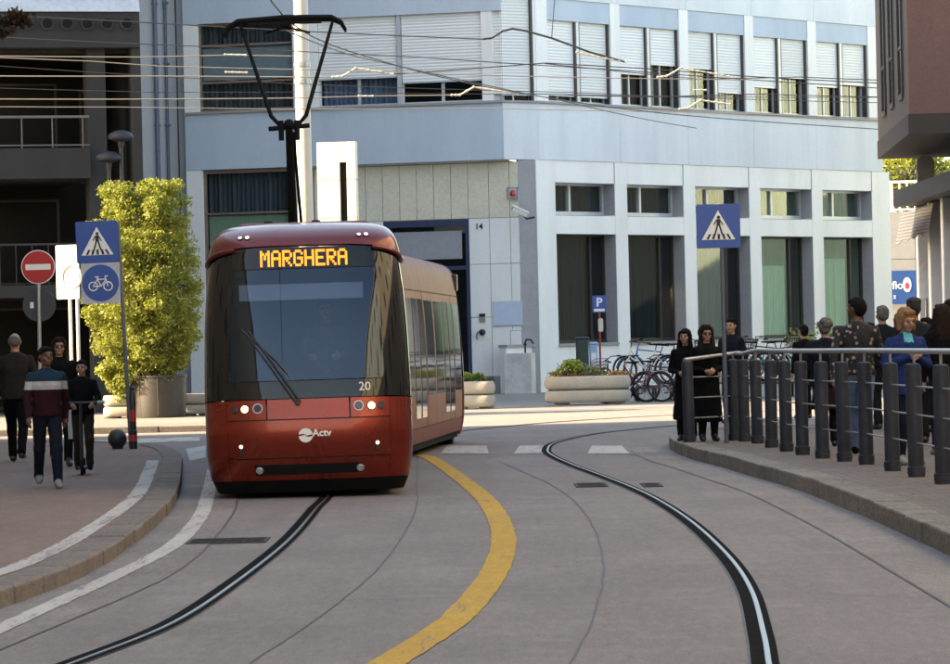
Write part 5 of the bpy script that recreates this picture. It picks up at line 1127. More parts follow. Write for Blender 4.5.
l, h = at_px(914, 0, 299, ZR, 45); person('man in a flat cap behind the woman in blue', l, h, R(170), 'stand', {'top': cloth('grey_coat', (.014, .015, .018)), 'pants': grey}, 'short', mat('cap_cloth', (.007, .007, .008), .8), fat=1.12, cap=True)
l, h = at_px(942, 0, 305, ZR, 40.5); person('person with long dark brown hair at the edge of the crowd', l, h, R(190), 'stand', {'top': blk, 'pants': denim, 'shoe': shoew}, 'long', H_brown, arms='down')
l, h = at_px(926, 0, 318, ZR, 50); person('person with dark hair half hidden between the cap and the long brown hair', l, h, R(-60), 'stand', {'top': navy, 'pants': blk}, 'short', H_dk)
l, h = at_px(803, 0, 325, ZR, 60); person('person in dark clothes partly behind the navy coat', l, h, R(-150), 'stand', {'top': blk, 'pants': blk}, 'short', H_dk)
l, h = at_px(870, 0, 324, ZR, 56); person('person in a grey coat glimpsed between the floral shirt and the white haired man', l, h, R(20), 'stand', {'top': cloth('grey_coat', (.014, .015, .018)), 'pants': blk}, 'bob', H_brown)
l, h = at_px(950, 0, 300, ZR, 43); person('dark coated person cut off by the picture edge', l, h, R(175), 'stand', {'top': blk, 'pants': blk}, 'short', H_dk, fat=1.15)
l, h = at_px(838, 0, 327, ZR, 57); person('person in a dark hat just left of the floral shirt', l, h, R(160), 'stand', {'top': navy, 'pants': blk}, 'short', mat('cap_cloth', (.02, .02, .022)), cap=True)
# the driver, seated behind the windscreen
d = person('tram driver in a pale shirt seated behind the windscreen', (-1.62, 37.62, .36), 1.75, R(0), 'sit', {'top': cloth('driver_shirt', (.06, .08, .11)), 'pants': grey}, 'short', H_dk, arms='wheel', cat='person', group='tram crew')
# shopping bag, scooter
e = empty('shopping_bag', (bagp.x+.27, bagp.y-.22, bagp.z+.36), 0, 'white paper shopping bag carried beside the striped sweater man', 'bag')
M_bag = mat('white_paper', (.36, .36, .36), .8, var=.05)
MB()._add([(-.14,-.05,0),(.14,-.05,0),(.14,.05,0),(-.14,.05,0),(-.15,-.06,.38),(.15,-.06,.38),(.15,.06,.38),(-.15,.06,.38)], [(0,3,2,1),(0,1,5,4),(1,2,6,5),(2,3,7,6),(3,0,4,7)]).build('sack', M_bag, e)
for y in (-.055, .055): MB().tube([(-.06,y,.36),(-.05,y*.6,.46),(0,0,.50),(.05,y*.6,.46),(.06,y,.36)], .006, 6).build('strap', M_bag, e, True)
e = empty('kick_scooter', (scoot.x, scoot.y-.12, ZL), R(4), 'black kick scooter ridden by the boy', 'scooter')
MB().bbox(-.07,.07,-.05,.45,.075,.105,.01).build('deck', M_black, e, recalc=True); MB().tube([(0,-.12,.1),(0,-.10,.5),(0,-.06,.88)], .022, 8).build('stem', M_black, e, True); MB().cyl((-.21,-.06,.88),(.21,-.06,.88),.016).build('handlebar', M_black, e, True)
for s in (-1, 1): MB().cyl((s*.2,-.06,.88),(s*.29,-.06,.88),.022).build('grip', mat('grip_grey', (.3,.3,.3), .7), e, True)
for y in (-.16, .48): MB().lathe([(.06,-.018),(.09,-.016),(.1,0),(.09,.016),(.06,.018)], (0,0,0), 20).build('wheel', M_matt, e, True).matrix_local = Matrix.Translation((0, y, .1)) @ Matrix.Rotation(R(90), 4, 'Y')
# ------------------------------------------------------------------ railing of dark posts on the right pavement
rl = empty('pedestrian_railing', (4.5, 45, .155), 0, 'curved railing of thick dark posts with a steel top rail', 'railing')
o_ = Vector((4.5, 45, .155))
posts = [(690,443),(735,440.5),(745,441.5),(758,443.5),(772,447.5),(787,451.5),(803,455),(823,458.5),(845,461.5),(867,464.5),(893,471),(917,477),(944,484)]
pp = [G(x, y, .155)-o_ for x, y in posts]
stp = (pp[-1]-pp[-2]); pp += [pp[-1]+stp*k for k in range(1, 9)]
post_me = MB().lathe([(.086,0),(.086,.03),(.090,.035),(.090,.10),(.079,.105),(.079,1.09),(.073,1.12),(.03,1.13)], n=20).mesh('post', M_dark); post_me.shade_smooth(); post_me.set_sharp_from_angle(angle=R(35))
ring_me = MB().lathe([(.0885,-.012),(.093,0),(.0885,.012)], n=20).mesh('wire_clip', M_galv)
for i, p in enumerate(pp):
    o = link('post', post_me, rl); o.location = p; o.rotation_euler = (R(random.uniform(-.7,.7)), R(random.uniform(-.7,.7)), random.random())
    if i: MB().cyl(p+Vector((0,0,1.12)), p+Vector((0,0,1.23)), .014, n=8).build('stub', M_galv, o).matrix_parent_inverse = Matrix.Translation(p).inverted()
for c in rl.children:
    for k in c.children: k.parent = rl; k.name = 'rail_stub'; k.matrix_parent_inverse = Matrix.Identity(4)
top = spline([pp[0]+Vector((-.05,0,1.14))]+[p+Vector((0,0,1.25 if i > 1 else 1.21)) for i, p in enumerate(pp[1:])], 5)
MB().tube(top, .028, 10).build('top_rail', M_galv, rl, True)
for z in (.34, .62, .90): MB().tube([p+Vector((0,0,z)) for p in pp], .009, 6).build('wire', M_galv, rl, True)

# ------------------------------------------------------------------ signs
M_sblue = mat('sign_blue', (.010, .065, .30), .35, var=.04); M_swhite = mat('sign_white_face', (.72, .72, .72), .4, var=.04); M_sblack = mat('sign_black', (.01, .01, .01), .5, var=0); M_sback = mat('sign_back_grey', (.30, .31, .32), .5, .4, var=.1)
def rrect(w, h, r, n=5):
    pts = []
    for cx, cz, a in ((w-r, h-r, 0), (-w+r, h-r, 90), (-w+r, -h+r, 180), (w-r, -h+r, 270)):
        for i in range(n+1): t = R(a+90*i/n); pts.append((cx+r*math.cos(t), cz+r*math.sin(t)))
    return pts
def circle(r, n=36, cx=0, cz=0): return [(cx+r*math.cos(2*math.pi*i/n), cz+r*math.sin(2*math.pi*i/n)) for i in range(n)]
def crossing_sign(e, z, s, x=0, flip=1, parent=None):
    f = link('sign_panel', None, e); f.location = (x, 0, z)
    MB().plate(rrect(s, s, .03), -.018, .0).build('blue_face', M_sblue, f); MB().plate(rrect(s*.95, s*.95, .03), -.0185, -.018).build('blank_rim', M_sblue, f)
    MB().plate([(0, s*.72), (-s*.76, -s*.62), (s*.76, -s*.62)], -.022, -.0186).build('white_triangle', M_swhite, f)
    mb = MB(); k = s
    mb.plate(circle(k*.075, 14, flip*.02*k, k*.40), -.025, -.0222)
    mb.plate([(-.07*k,.32*k),(.09*k,.32*k),(.10*k,.02*k),(-.08*k,.02*k)], -.0252, -.0222)
    for a, b, w in (((-.03,.05),(-.17,-.42),.075), ((.05,.05),(.18,-.40),.075), ((.08,.28),(.22,.04),.05), ((-.07,.28),(-.20,.06),.05)):
        a, b = Vector((flip*a[0]*k, a[1]*k)), Vector((flip*b[0]*k, b[1]*k)); d = (b-a).normalized(); q = Vector((-d.y, d.x))*w*k/2
        mb.plate([tuple(a+q), tuple(b+q), tuple(b-q), tuple(a-q)], -.0254, -.0222)
    mb.build('walking_figure', M_sblack, f)
    for i in range(5): x0 = (-.56+.26*i)*k; MB().plate([(x0,-.60*k),(x0+.11*k,-.60*k),(x0+.11*k-(x0+.05*k)*.25,-.36*k),(x0+.0*k-(x0+.05*k)*.25,-.36*k)], -.0245, -.0221).build('black_stripe', M_sblack, f)
    return f
b0 = G(727, 443, .155); s_ = (P(742,226,b0.y).x-P(698,226,b0.y).x)/2; zc = P(720, 226, b0.y).z-.155
e = empty('crossing_sign', b0, 0, 'blue pedestrian crossing sign on a grey post beside the railing', 'road sign', 'blue crossing signs')
MB().cyl((0,.03,0),(0,.03,zc+s_-.02), .03, n=12).build('post', mat('post_grey_blue', (.10,.12,.15), .45, .4), e, True); crossing_sign(e, zc, s_, P(720,226,b0.y).x-P(727,226,b0.y).x+.05); MB().box(-.05,.05,-.0,.07,zc+.15,zc+.18).box(-.05,.05,-.0,.07,zc-.18,zc-.15).build('clamp', M_galv, e)
b0 = G(131, 448, .105); e = empty('crossing_and_cycle_sign', b0, 0, 'leaning post with a blue crossing sign above a round blue bicycle sign', 'road sign', 'blue crossing signs')
Ys = b0.y; s_ = (P(118,242,Ys).x-P(76,242,Ys).x)/2; t = P(118, 222, Ys)-b0; lean = Matrix.Rotation(math.atan2(t.x, t.z), 4, 'Y'); Lp = t.length
MB().cyl((0,.03,0), tuple(lean @ Vector((0,.03,Lp))), .03, n=12).build('post', mat('post_grey_blue', (.10,.12,.15)), e, True)
c1_ = P(97.5, 242, Ys)-b0; f = crossing_sign(e, c1_.z, s_, c1_.x); f.rotation_euler.y = R(-1)
c2_ = P(101, 283, Ys)-b0; f = link('cycle_panel', None, e); f.location = c2_
MB().plate(rrect(s_*.93, s_*.98, .02), -.016, 0).build('grey_plate', mat('plate_pale', (.42,.44,.48), .5), f); MB().plate(circle(s_*.88), -.020, -.0165).build('blue_disc', M_sblue, f)
mb = MB(); k = s_*.88; wr = .23*k; cw = ((-.40*k,-.18*k),(.40*k,-.18*k))
for cx, cz in cw:
    ring = [(cx+wr*math.cos(2*math.pi*i/24), -.022, cz+wr*math.sin(2*math.pi*i/24)) for i in range(24)]; mb.tube(ring, .035*k, 6, closed=True)
for a, b in (((-.40,-.18),(-.16,.20)), ((-.16,.20),(.30,.20)), ((-.16,.20),(.02,-.18)), ((.02,-.18),(.30,.20)), ((-.40,-.18),(.02,-.18)), ((.40,-.18),(.24,.36)), ((.24,.36),(.40,.38)), ((-.16,.20),(-.20,.32)), ((-.30,.33),(-.08,.33))): mb.tube([(a[0]*k,-.022,a[1]*k),(b[0]*k,-.022,b[1]*k)], .032*k, 6)
mb.build('white_bicycle', M_swhite, f)
# no entry sign in the shade, dark disc under it
Yn = 57.5; q = P(38.5, 267, Yn); e = empty('no_entry_sign', (P(40,400,Yn).x, Yn, .0), 0, 'red no entry sign above a dark round sign back on one post', 'road sign')
r_ = (P(55.5,267,Yn).x-P(21.5,267,Yn).x)/2; dx = q.x-P(40,400,Yn).x
MB().cyl((0,.03,0),(dx,.03,q.z+.25), .03, n=12).build('post', M_galv, e, True)
f = link('red_disc', None, e); f.location = (dx, 0, q.z); MB().plate(circle(r_), -.012, 0).build('white_rim', M_swhite, f); MB().plate(circle(r_*.95), -.0155, -.0125).build('red_face', mat('sign_red', (.42,.012,.018), .4, var=.05), f); MB().plate(rrect(r_*.74, r_*.17, .01), -.019, -.016).build('white_bar', M_swhite, f)
q2 = P(38.5, 305, Yn); f = link('dark_disc', None, e); f.location = (dx*.8, .05, q2.z); MB().plate(circle(r_*.98), .0, .014).build('back_plate', mat('sign_back_dark', (.03,.034,.04), .5), f); MB().plate(rrect(.03,.05,.005), -.006, 0).build('maker_label', M_swhite, f).location.x = -.12
# sunlit white sign on twin posts
Yw = 70.0; q = P(68, 272, Yw); w_ = (P(80.5,272,Yw).x-P(56,272,Yw).x)/2; hh = (P(68,245,Yw).z-P(68,299,Yw).z)/2
e = empty('white_sign', (q.x, Yw, .115), R(-28), 'sunlit white rectangular sign with a pale red ring on two posts', 'road sign'); z = q.z-.115
MB().plate(rrect(w_*1.12, hh, .03), -.01, .01).build('board', mat('sign_bright', (.60,.58,.55), .5, var=.03), e); [setattr(c, 'location', (0,0,z)) for c in e.children]
ring = [(w_*.45+.23*math.cos(2*math.pi*i/28), -.012, z-.1+.23*math.sin(2*math.pi*i/28)) for i in range(28)]; MB().tube(ring, .022, 6, closed=True).build('red_ring', mat('faded_red', (.60,.36,.32), .5), e)
for x in (.02, .20): MB().cyl((x,.03,0),(x,.03,z+hh*.9), .035, n=12).build('post', mat('post_pale', (.55,.55,.54), .5), e, True)
# parking sign on a red post by the bank
Yp = 97; b = P(601, 372, Yp); e = empty('parking_sign', (P(601,380,Yp).x, Yp, 0), 0, 'small blue parking sign on a thin red post', 'road sign'); q = P(599.5, 304, Yp); dx = q.x-P(601,380,Yp).x
MB().cyl((0,.02,0),(dx,.02,q.z+.2), .03, n=10).build('post', mat('post_red', (.30,.03,.03), .5), e, True); s_ = .19; f = link('sign_panel', None, e); f.location = (dx,0,q.z)
MB().plate(rrect(s_, .24, .02), -.012, .0).build('blue_face', M_sblue, f); text('letter', 'P', .34, M_swhite, f, Matrix.Translation((0,-.016,.04)) @ FACE, bold=.01); MB().plate(rrect(.15,.035,.005), -.015, -.0125).build('white_strip', M_swhite, f).location.z = -.17
q = P(601, 325, Yp); MB().plate(rrect(.07,.19,.05), -.02, .0).build('oval_plate', mat('oval_cream', (.5,.48,.42), .5), e).location = (q.x-e.location.x, 0, q.z)
# ticket cabinets
Yc = 98.5
for x0, x1, y0, m, lab, nm in ((576, 588.5, 337, mat('cabinet_green', (.012,.035,.028), .45, var=.12), 'dark green street cabinet behind the flower planter', 'street_cabinet'), (589.5, 597.5, 342, mat('cabinet_blue', (.25,.38,.58), .5, var=.2, scale=3), 'pale blue recycling bin beside the dark green cabinet', 'recycling_bin')):
    A, B = P(x0, y0, Yc), P(x1, y0, Yc); e = empty(nm, ((A.x+B.x)/2, Yc, 0), 0, lab, 'cabinet' if nm[0] == 's' else 'bin'); w = (B.x-A.x)/2
    MB().bbox(-w,w,-w,w,.06,A.z-.08,.03).build('body', m, e, recalc=True); MB().bbox(-w*1.1,w*1.1,-w*1.1,w*1.1,A.z-.078,A.z,.03).build('lid', m, e, recalc=True); MB().bbox(-w*.9,w*.9,-w*.9,w*.9,0,.058,.01).build('foot', M_dark, e, recalc=True); MB().bbox(-w*.7,w*.7,-w-.012,-w,.2,A.z-.3,.005).build('door', m, e, recalc=True); MB().cyl((w*.4,-w-.03,A.z*.55),(w*.4,-w,A.z*.55),.02).build('lock', M_galv, e)
    if nm[0] == 'r': MB().bbox(-w*.6,w*.6,-w-.02,-w-.013,A.z*.55,A.z*.8,.003).build('white_notice', M_swhite, e, recalc=True)
# ball bollard, slim dark post, at the end of the left pavement
b0 = G(118, 449, .105); e = empty('ball_bollard', b0, 0, 'black ball bollard at the pavement end beside the blue signs', 'bollard'); r_ = .148
MB().ico((0,0,r_+.01), r_, 4).build('ball', mat('ball_black', (.018,.018,.02), .5, var=.2), e, True); MB().lathe([(.08,0),(.09,.03),(.06,.05)], n=20).build('foot', M_dark, e, True)
b0 = G(134, 449, .105); e = empty('marker_post', b0, 0, 'slim black marker post with a red reflective band', 'bollard')
MB().lathe([(.06,0),(.06,.28),(.05,.29),(.05,.86),(.03,.90),(.045,.93),(.02,.97)], n=16).build('shaft', M_black, e, True); MB().lathe([(.0515,.42),(.0515,.60)], n=16).build('red_band', mat('band_red', (.45,.03,.03), .4), e, True); MB().lathe([(.0605,.12),(.0605,.22)], n=16).build('red_band', mat('band_red', (.45,.03,.03)), e, True)

# ------------------------------------------------------------------ potted tree
M_leafs = [mat('leaf_yellow_green', (.22, .23, .045), .5, var=.2, scale=5, trans=(.30, .34, .05)), mat('leaf_olive', (.13, .15, .03), .5, var=.2, scale=5, trans=(.20, .24, .04)), mat('leaf_lime', (.34, .34, .09), .5, var=.2, scale=5, trans=(.42, .44, .10))]
M_bark = stain_mat('bark', (.12, .085, .06), (.07, .05, .04), 6, .7, .9, .6)
Yt = 74; b0 = G(161, 417.5, .115); Yt = b0.y; pxm = FPX/Yt
tr = empty('potted_tree', b0, 0, 'bushy yellow green tree growing from a big grey pot', 'tree')
pr = (P(187,400,Yt).x-P(134,400,Yt).x)/2; ph_ = P(160,375,Yt).z-.115
pot = empty('tree_pot', b0, 0, 'big round grey metal pot holding the bushy tree', 'pot'); M_pot = mat('pot_grey', (.040,.036,.033), .5, .2, var=.15, scale=4)
MB().lathe([(pr*.92,0),(pr*.95,.05),(pr*.985,ph_*.5),(pr,ph_-.06),(pr*1.03,ph_-.05),(pr*1.03,ph_),(pr*.94,ph_),(pr*.93,ph_-.12)], n=40).build('body', M_pot, pot, True)
for k in range(8): t = k*math.pi/4; MB().cyl((pr*.93*math.cos(t),pr*.93*math.sin(t),.06),(pr*.995*math.cos(t),pr*.995*math.sin(t),ph_-.07), .018, n=6).build('seam_rib', M_pot, pot, True)
MB().lathe([(pr*.92,ph_-.14),(pr*.5,ph_-.10),(.02,ph_-.09)], n=30).build('soil', mat('soil', (.05,.035,.025), .95), pot, True)
rnd = random.Random(11); tm = MB()
Ht = P(150, 180, Yt).z-.115; cx = P(147, 300, Yt).x-b0.x
tm.tube([(0,0,ph_-.12),(.03,0,ph_+.25),(-.03,.02,ph_+.7)], [.09,.08,.07], 10)
tips = []
for i in range(11):
    a = i*2.4+rnd.random()*.5; rr = rnd.uniform(.35,.95); hz = ph_+rnd.uniform(1.0, Ht-ph_-.8); p0 = Vector((0,0,ph_+rnd.uniform(.05,.6))); p1 = Vector((cx+rr*math.cos(a), rr*math.sin(a), hz)); mid = p0.lerp(p1, .5)+Vector((0,0,-.12+rnd.random()*.2))
    tm.tube(spline([p0, mid, p1], 4), [.04-.003*k for k in range(9)], 6); tips.append(p1)
    for j in range(3): p2 = p1+Vector((rnd.uniform(-.4,.4), rnd.uniform(-.4,.4), rnd.uniform(.1,.6))); tm.tube([p0.lerp(p1,.6), p2], [.016,.006], 5)
tm.build('trunk', M_bark, tr, True)
lb = MB(); blobs = []
W2 = (P(206,300,Yt).x-P(84,300,Yt).x)/2; zb0 = P(110,396,Yt).z-.115
for i in range(400):
    t = rnd.random(); z = zb0+.25+(Ht-zb0-.35)*t; prof = W2*1.02*(max(.02, 1-abs((t-.50)/.60)**2.6))**.55*(1+.10*noise.noise(Vector((z*2.1, 3, 1)))); a = rnd.random()*6.28; q = math.sqrt(rnd.random())*.92
    x = cx+prof*q*math.cos(a)-.18*(1-t); y = prof*q*math.sin(a)
    s = rnd.uniform(.10,.26); blobs.append(((x,y,z),(s*1.1,s*1.1,s*.85)))
for x, z, s in ((-.75,zb0+.25,.22),(-.62,zb0+.0,.18),(-.9,zb0+.6,.25),(.75,zb0+.75,.22),(.9,zb0+1.1,.25)): blobs.append(((cx+x,-.2,z),(s,s,s)))
leaves(lb, [((cx-.05, 0, (zb0+Ht)/2+.05), (W2*.98, W2*.95, (Ht-zb0)/2*.97))], 26000, .07, 13, .15, .5, .3, (0,0,1,1,2)); leaves(lb, blobs, 58000, .078, 3, .3, .55, .3, (0,0,0,1,1,2)); lb.build('crown', M_leafs, tr)
# twigs of dead leaves over the pot rim
lb = MB(); leaves(lb, [((-.35,-pr*.8,ph_+.02),(.25,.12,.12)), ((.0,-pr*.85,ph_-.08),(.2,.1,.08))], 160, .07, 9, .2); lb.build('dark_twigs', mat('leaf_dark', (.02,.022,.012), .7), tr)

# ------------------------------------------------------------------ street tree whose branch hangs in at the top left
q = P(14, 22, 46); st = empty('street_tree', (q.x-3.2, 46.5, .105), 0, 'dark leaved street tree whose branch tip hangs into the top corner', 'tree'); bx = MB()
bx.tube(spline([(0,0,0),(.05,0,2.2),(-.05,.1,4.2),(.1,0,6.5)], 5), [.17-.006*i for i in range(16)], 10)
dst = Vector((3.2-.0, -.5, q.z-.105)); lb = MB(); blobs = []
for k in range(9):
    a = k*.7; p1 = Vector((2.0*math.cos(a), 1.6*math.sin(a), 6.6+.6*math.sin(k*2.1))); bx.tube(spline([(0,0,4.0), (p1.x*.5,p1.y*.5,5.8), p1], 4), [.06-.004*i for i in range(9)], 6); blobs.append((tuple(p1),(.7,.7,.5)))
bx.tube(spline([(0,0,4.6),(1.4,-.2,dst.z+.1),(dst.x-.5,dst.y,dst.z+.02),(dst.x+.05,dst.y,dst.z+.06)], 5), [.05-.0026*i for i in range(16)], 6)
for x, z, s in ((-.1,-.06,.15),(.1,-.02,.12),(.2,.04,.09),(-.32,-.08,.2),(.0,.12,.1),(-.32,.02,.16),(-.18,.03,.13),(-.05,.05,.12),(.07,.06,.09),(-.55,.0,.2),(-.75,.05,.25)): blobs.append(((dst.x+x,dst.y,dst.z+z),(s*1.2,s,s*.9)))
bx.build('trunk', M_bark, st, True); leaves(lb, blobs[:9], 2600, .13, 5, .3); leaves(lb, blobs[9:], 900, .11, 6, .2, .5); lb.build('crown', [mat('leaf_dark_red', (.035,.022,.012), .5, var=.3, trans=(.05,.03,.01)), mat('leaf_dark_green', (.02,.035,.012), .5, var=.3, trans=(.03,.05,.01)), mat('leaf_dark_red', (.035,.022,.012))], st)
# far trees beyond the right hand wall
for k, (px_, Yd, zc_, r_, lab) in enumerate(((884, 156, 9.2, (1.5,1.5,1.3), 'sunlit lime tree top right beside the end of the bank'), (908, 152, 8.8, (1.7,1.6,1.4), 'yellow green tree top above the far wall'), (935, 160, 10.5, (3.2,3,2.6), 'dark tree behind the mauve building overhang'))):
    q = P(px_, 180, Yd); e = empty('background_tree', (q.x, Yd, 0), 0, lab, 'tree', 'trees beyond the far wall'); rr = random.Random(k+40); lb = MB(); tm = MB().tube(spline([(0,0,0),(.1,0,3),(0,.1,zc_)], 4), [.22-.015*i for i in range(9)], 8); bl = []
    for i in range(26):
        d = Vector((rr.gauss(0,1),rr.gauss(0,1),rr.gauss(0,1))).normalized()*rr.random()**.4; p = Vector((d.x*r_[0],d.y*r_[1],zc_+d.z*r_[2])); s = rr.uniform(.35,.6)*r_[0]/1.5; bl.append((tuple(p),(s,s,s*.8)))
        if i < 8: tm.tube([(0,0,zc_-2.5), p], [.07,.02], 5)
    tm.build('trunk', M_bark, e, True); leaves(lb, bl, 2600, .24, k+50, .3, .6); lb.build('crown', M_leafs, e)
e = empty('evergreen_hedge', (P(880,230,146).x-.5, 146, 0), 0, 'dark evergreen hedge rising behind the white railing', 'hedge'); lb = MB(); tm = MB()
for i in range(7): tm.tube([(i*.9,0,0),(i*.9+.1,.1,6.5)], [.1,.03], 6)
tm.build('stems', M_bark, e); leaves(lb, [((i*.45,rnd.uniform(-.3,.3),3.2+2.2*j+rnd.uniform(-.3,.3)),(.75,.7,1.3)) for i in range(15) for j in range(3)], 9000, .17, 77, .4); lb.build('crown', mat('leaf_evergreen', (.012,.022,.010), .6, var=.3), e)

# ------------------------------------------------------------------ concrete flower planters
M_leafp = mat('plant_green', (.10,.17,.03), .5, var=.25, scale=8, trans=(.16,.24,.04)); M_leafy = mat('plant_lime', (.26,.30,.05), .5, var=.2, scale=8, trans=(.36,.40,.07)); M_petr = mat('petal_red', (.42,.05,.05), .6, var=.25); M_pety = mat('petal_yellow', (.6,.45,.06), .6, var=.2); M_leafgr = mat('plant_grey_green', (.22,.22,.12), .6, var=.25)
def planter(label, cxp, base, wpx, hpx, z=0.0, deep=.55, rz=0.0):
    g = G(cxp, base, z); k = FPX/g.y; w = wpx/k/2; h = hpx/k; g.y += deep
    e = empty('planter', (g.x, g.y, z), rz, label, 'planter', 'concrete planters')
    def ov(zz, s=1.0, n=56):
        out = []
        for i in range(n):
            t = 2*math.pi*i/n; c, s_ = math.cos(t), math.sin(t); out.append((w*s*math.copysign(abs(c)**.42, c), deep*s*math.copysign(abs(s_)**.55, s_), zz))
        return out
    def band(z0, z1): return [ov(z0, .93), ov(z0+.02, .965), ov(z0+(z1-z0)*.25, .99), ov((z0+z1)/2, 1.0), ov(z0+(z1-z0)*.75, .99), ov(z1-.02, .965), ov(z1, .93)]
    mb = MB(); r = band(.09*h, .50*h); mb.grid(r, closed=True); mb.sheet(r[0][::-1]); mb.build('lower_ring', M_planter, e, True, 60)
    MB().grid([ov(.48*h,.90), ov(.58*h,.90)], closed=True).build('green_groove', mat('groove_green', (.05,.10,.055), .7, var=.3), e, True)
    mb = MB(); r = band(.56*h, h)+[ov(h-.005,.86), ov(h-.12,.84)]; mb.grid(r, closed=True); mb.build('upper_ring', M_planter, e, True, 60)
    MB().sheet(ov(h-.10,.85)).build('soil', mat('soil', (.05,.035,.025)), e)
    for s in (-.6, .6): MB().bbox(s*w-.18, s*w+.18, -deep*.6, deep*.6, 0, .10*h, .01).build('foot', M_grey, e, recalc=True)
    return e, w, h, deep
def plant(label, e, x, y, z, r, n, size, mats, mis, group='planter flowers', name='flowering_plant', seed=1):
    loc = Matrix.Rotation(e.rotation_euler.z, 3, 'Z') @ Vector((x, y, z)); p = empty(name, e.location+loc, 0, label, 'plant', group); rr = random.Random(seed)
    mb = MB()
    for i in range(9): t = rr.random()*6.28; mb.tube([(0,0,-.1),(r[0]*.4*math.cos(t),r[1]*.4*math.sin(t),r[2]*.8),(r[0]*.8*math.cos(t),r[1]*.8*math.sin(t),r[2]*1.3)], [.012,.01,.005], 5)
    mb.build('stems', M_leafp, p); lb = MB(); bl = [((rr.uniform(-.6,.6)*r[0], rr.uniform(-.6,.6)*r[1], r[2]*rr.uniform(.35,1.3)), (r[0]*.45, r[1]*.45, r[2]*.45)) for _ in range(12)]
    leaves(lb, bl, n, size, seed, .2, .6, 0, mis); lb.build('foliage', mats, p); return p
e, w, h, dp = planter('oval concrete planter beside the tram rear with a green leafy plant', 474, 409.5, 44, 28)
plant('leafy green plant in the planter beside the tram', e, -.10, -.1, h-.06, (.42,.3,.17), 420, .10, [M_leafp, M_leafy], (0,0,1), seed=2)
plant('dark purple leaved plant at the end of the tram side planter', e, .38, -.1, h-.08, (.2,.25,.12), 200, .08, [mat('leaf_purple', (.035,.02,.03), .6), M_leafp], (0,0,1), seed=3)
e, w, h, dp = planter('long oval concrete planter with red and yellow flowers in front of the bank', 589, 405.0, 87, 29)
plant('tall lime green shrub in the long flower planter', e, -w*.45, -.1, h-.05, (.42,.35,.30), 800, .09, [M_leafy, M_leafp], (0,0,0,1), seed=4)
plant('red flowers at the left end of the long planter', e, -w*.72, -.25, h-.07, (.30,.28,.13), 300, .06, [M_petr, M_leafp, M_pety], (0,0,1,2), seed=5)
plant('grey green cushion plant in the middle of the long planter', e, w*.02, -.05, h-.06, (.48,.35,.20), 700, .06, [M_leafgr, M_leafy], (0,0,0,1), seed=6)
plant('mixed yellow and red flowers at the bicycle end of the planter', e, w*.62, -.1, h-.07, (.60,.33,.13), 520, .06, [M_leafp, M_pety, M_petr], (0,0,1,2), seed=7)
plant('red flowers in front of the grey green cushion plant', e, -w*.28, -.38, h-.07, (.28,.12,.10), 180, .055, [M_petr, M_leafp], (0,0,1), seed=8)
e, w, h, dp = planter('concrete planter half hidden behind the railing end', 712, 399.5, 68, 30)
plant('yellow green plant above the railing end planter', e, .15, -.1, h-.03, (.6,.35,.22), 520, .10, [M_leafy, M_leafp, M_pety], (0,0,1,2), seed=9)
e, w, h, dp = planter('low sunlit planter behind the pole of the blue signs', 122, 418.5, 40, 23, .115)
e, w, h, dp = planter('planter to the side of the big grey pot by the bank', 196, 416, 34, 22, .115)

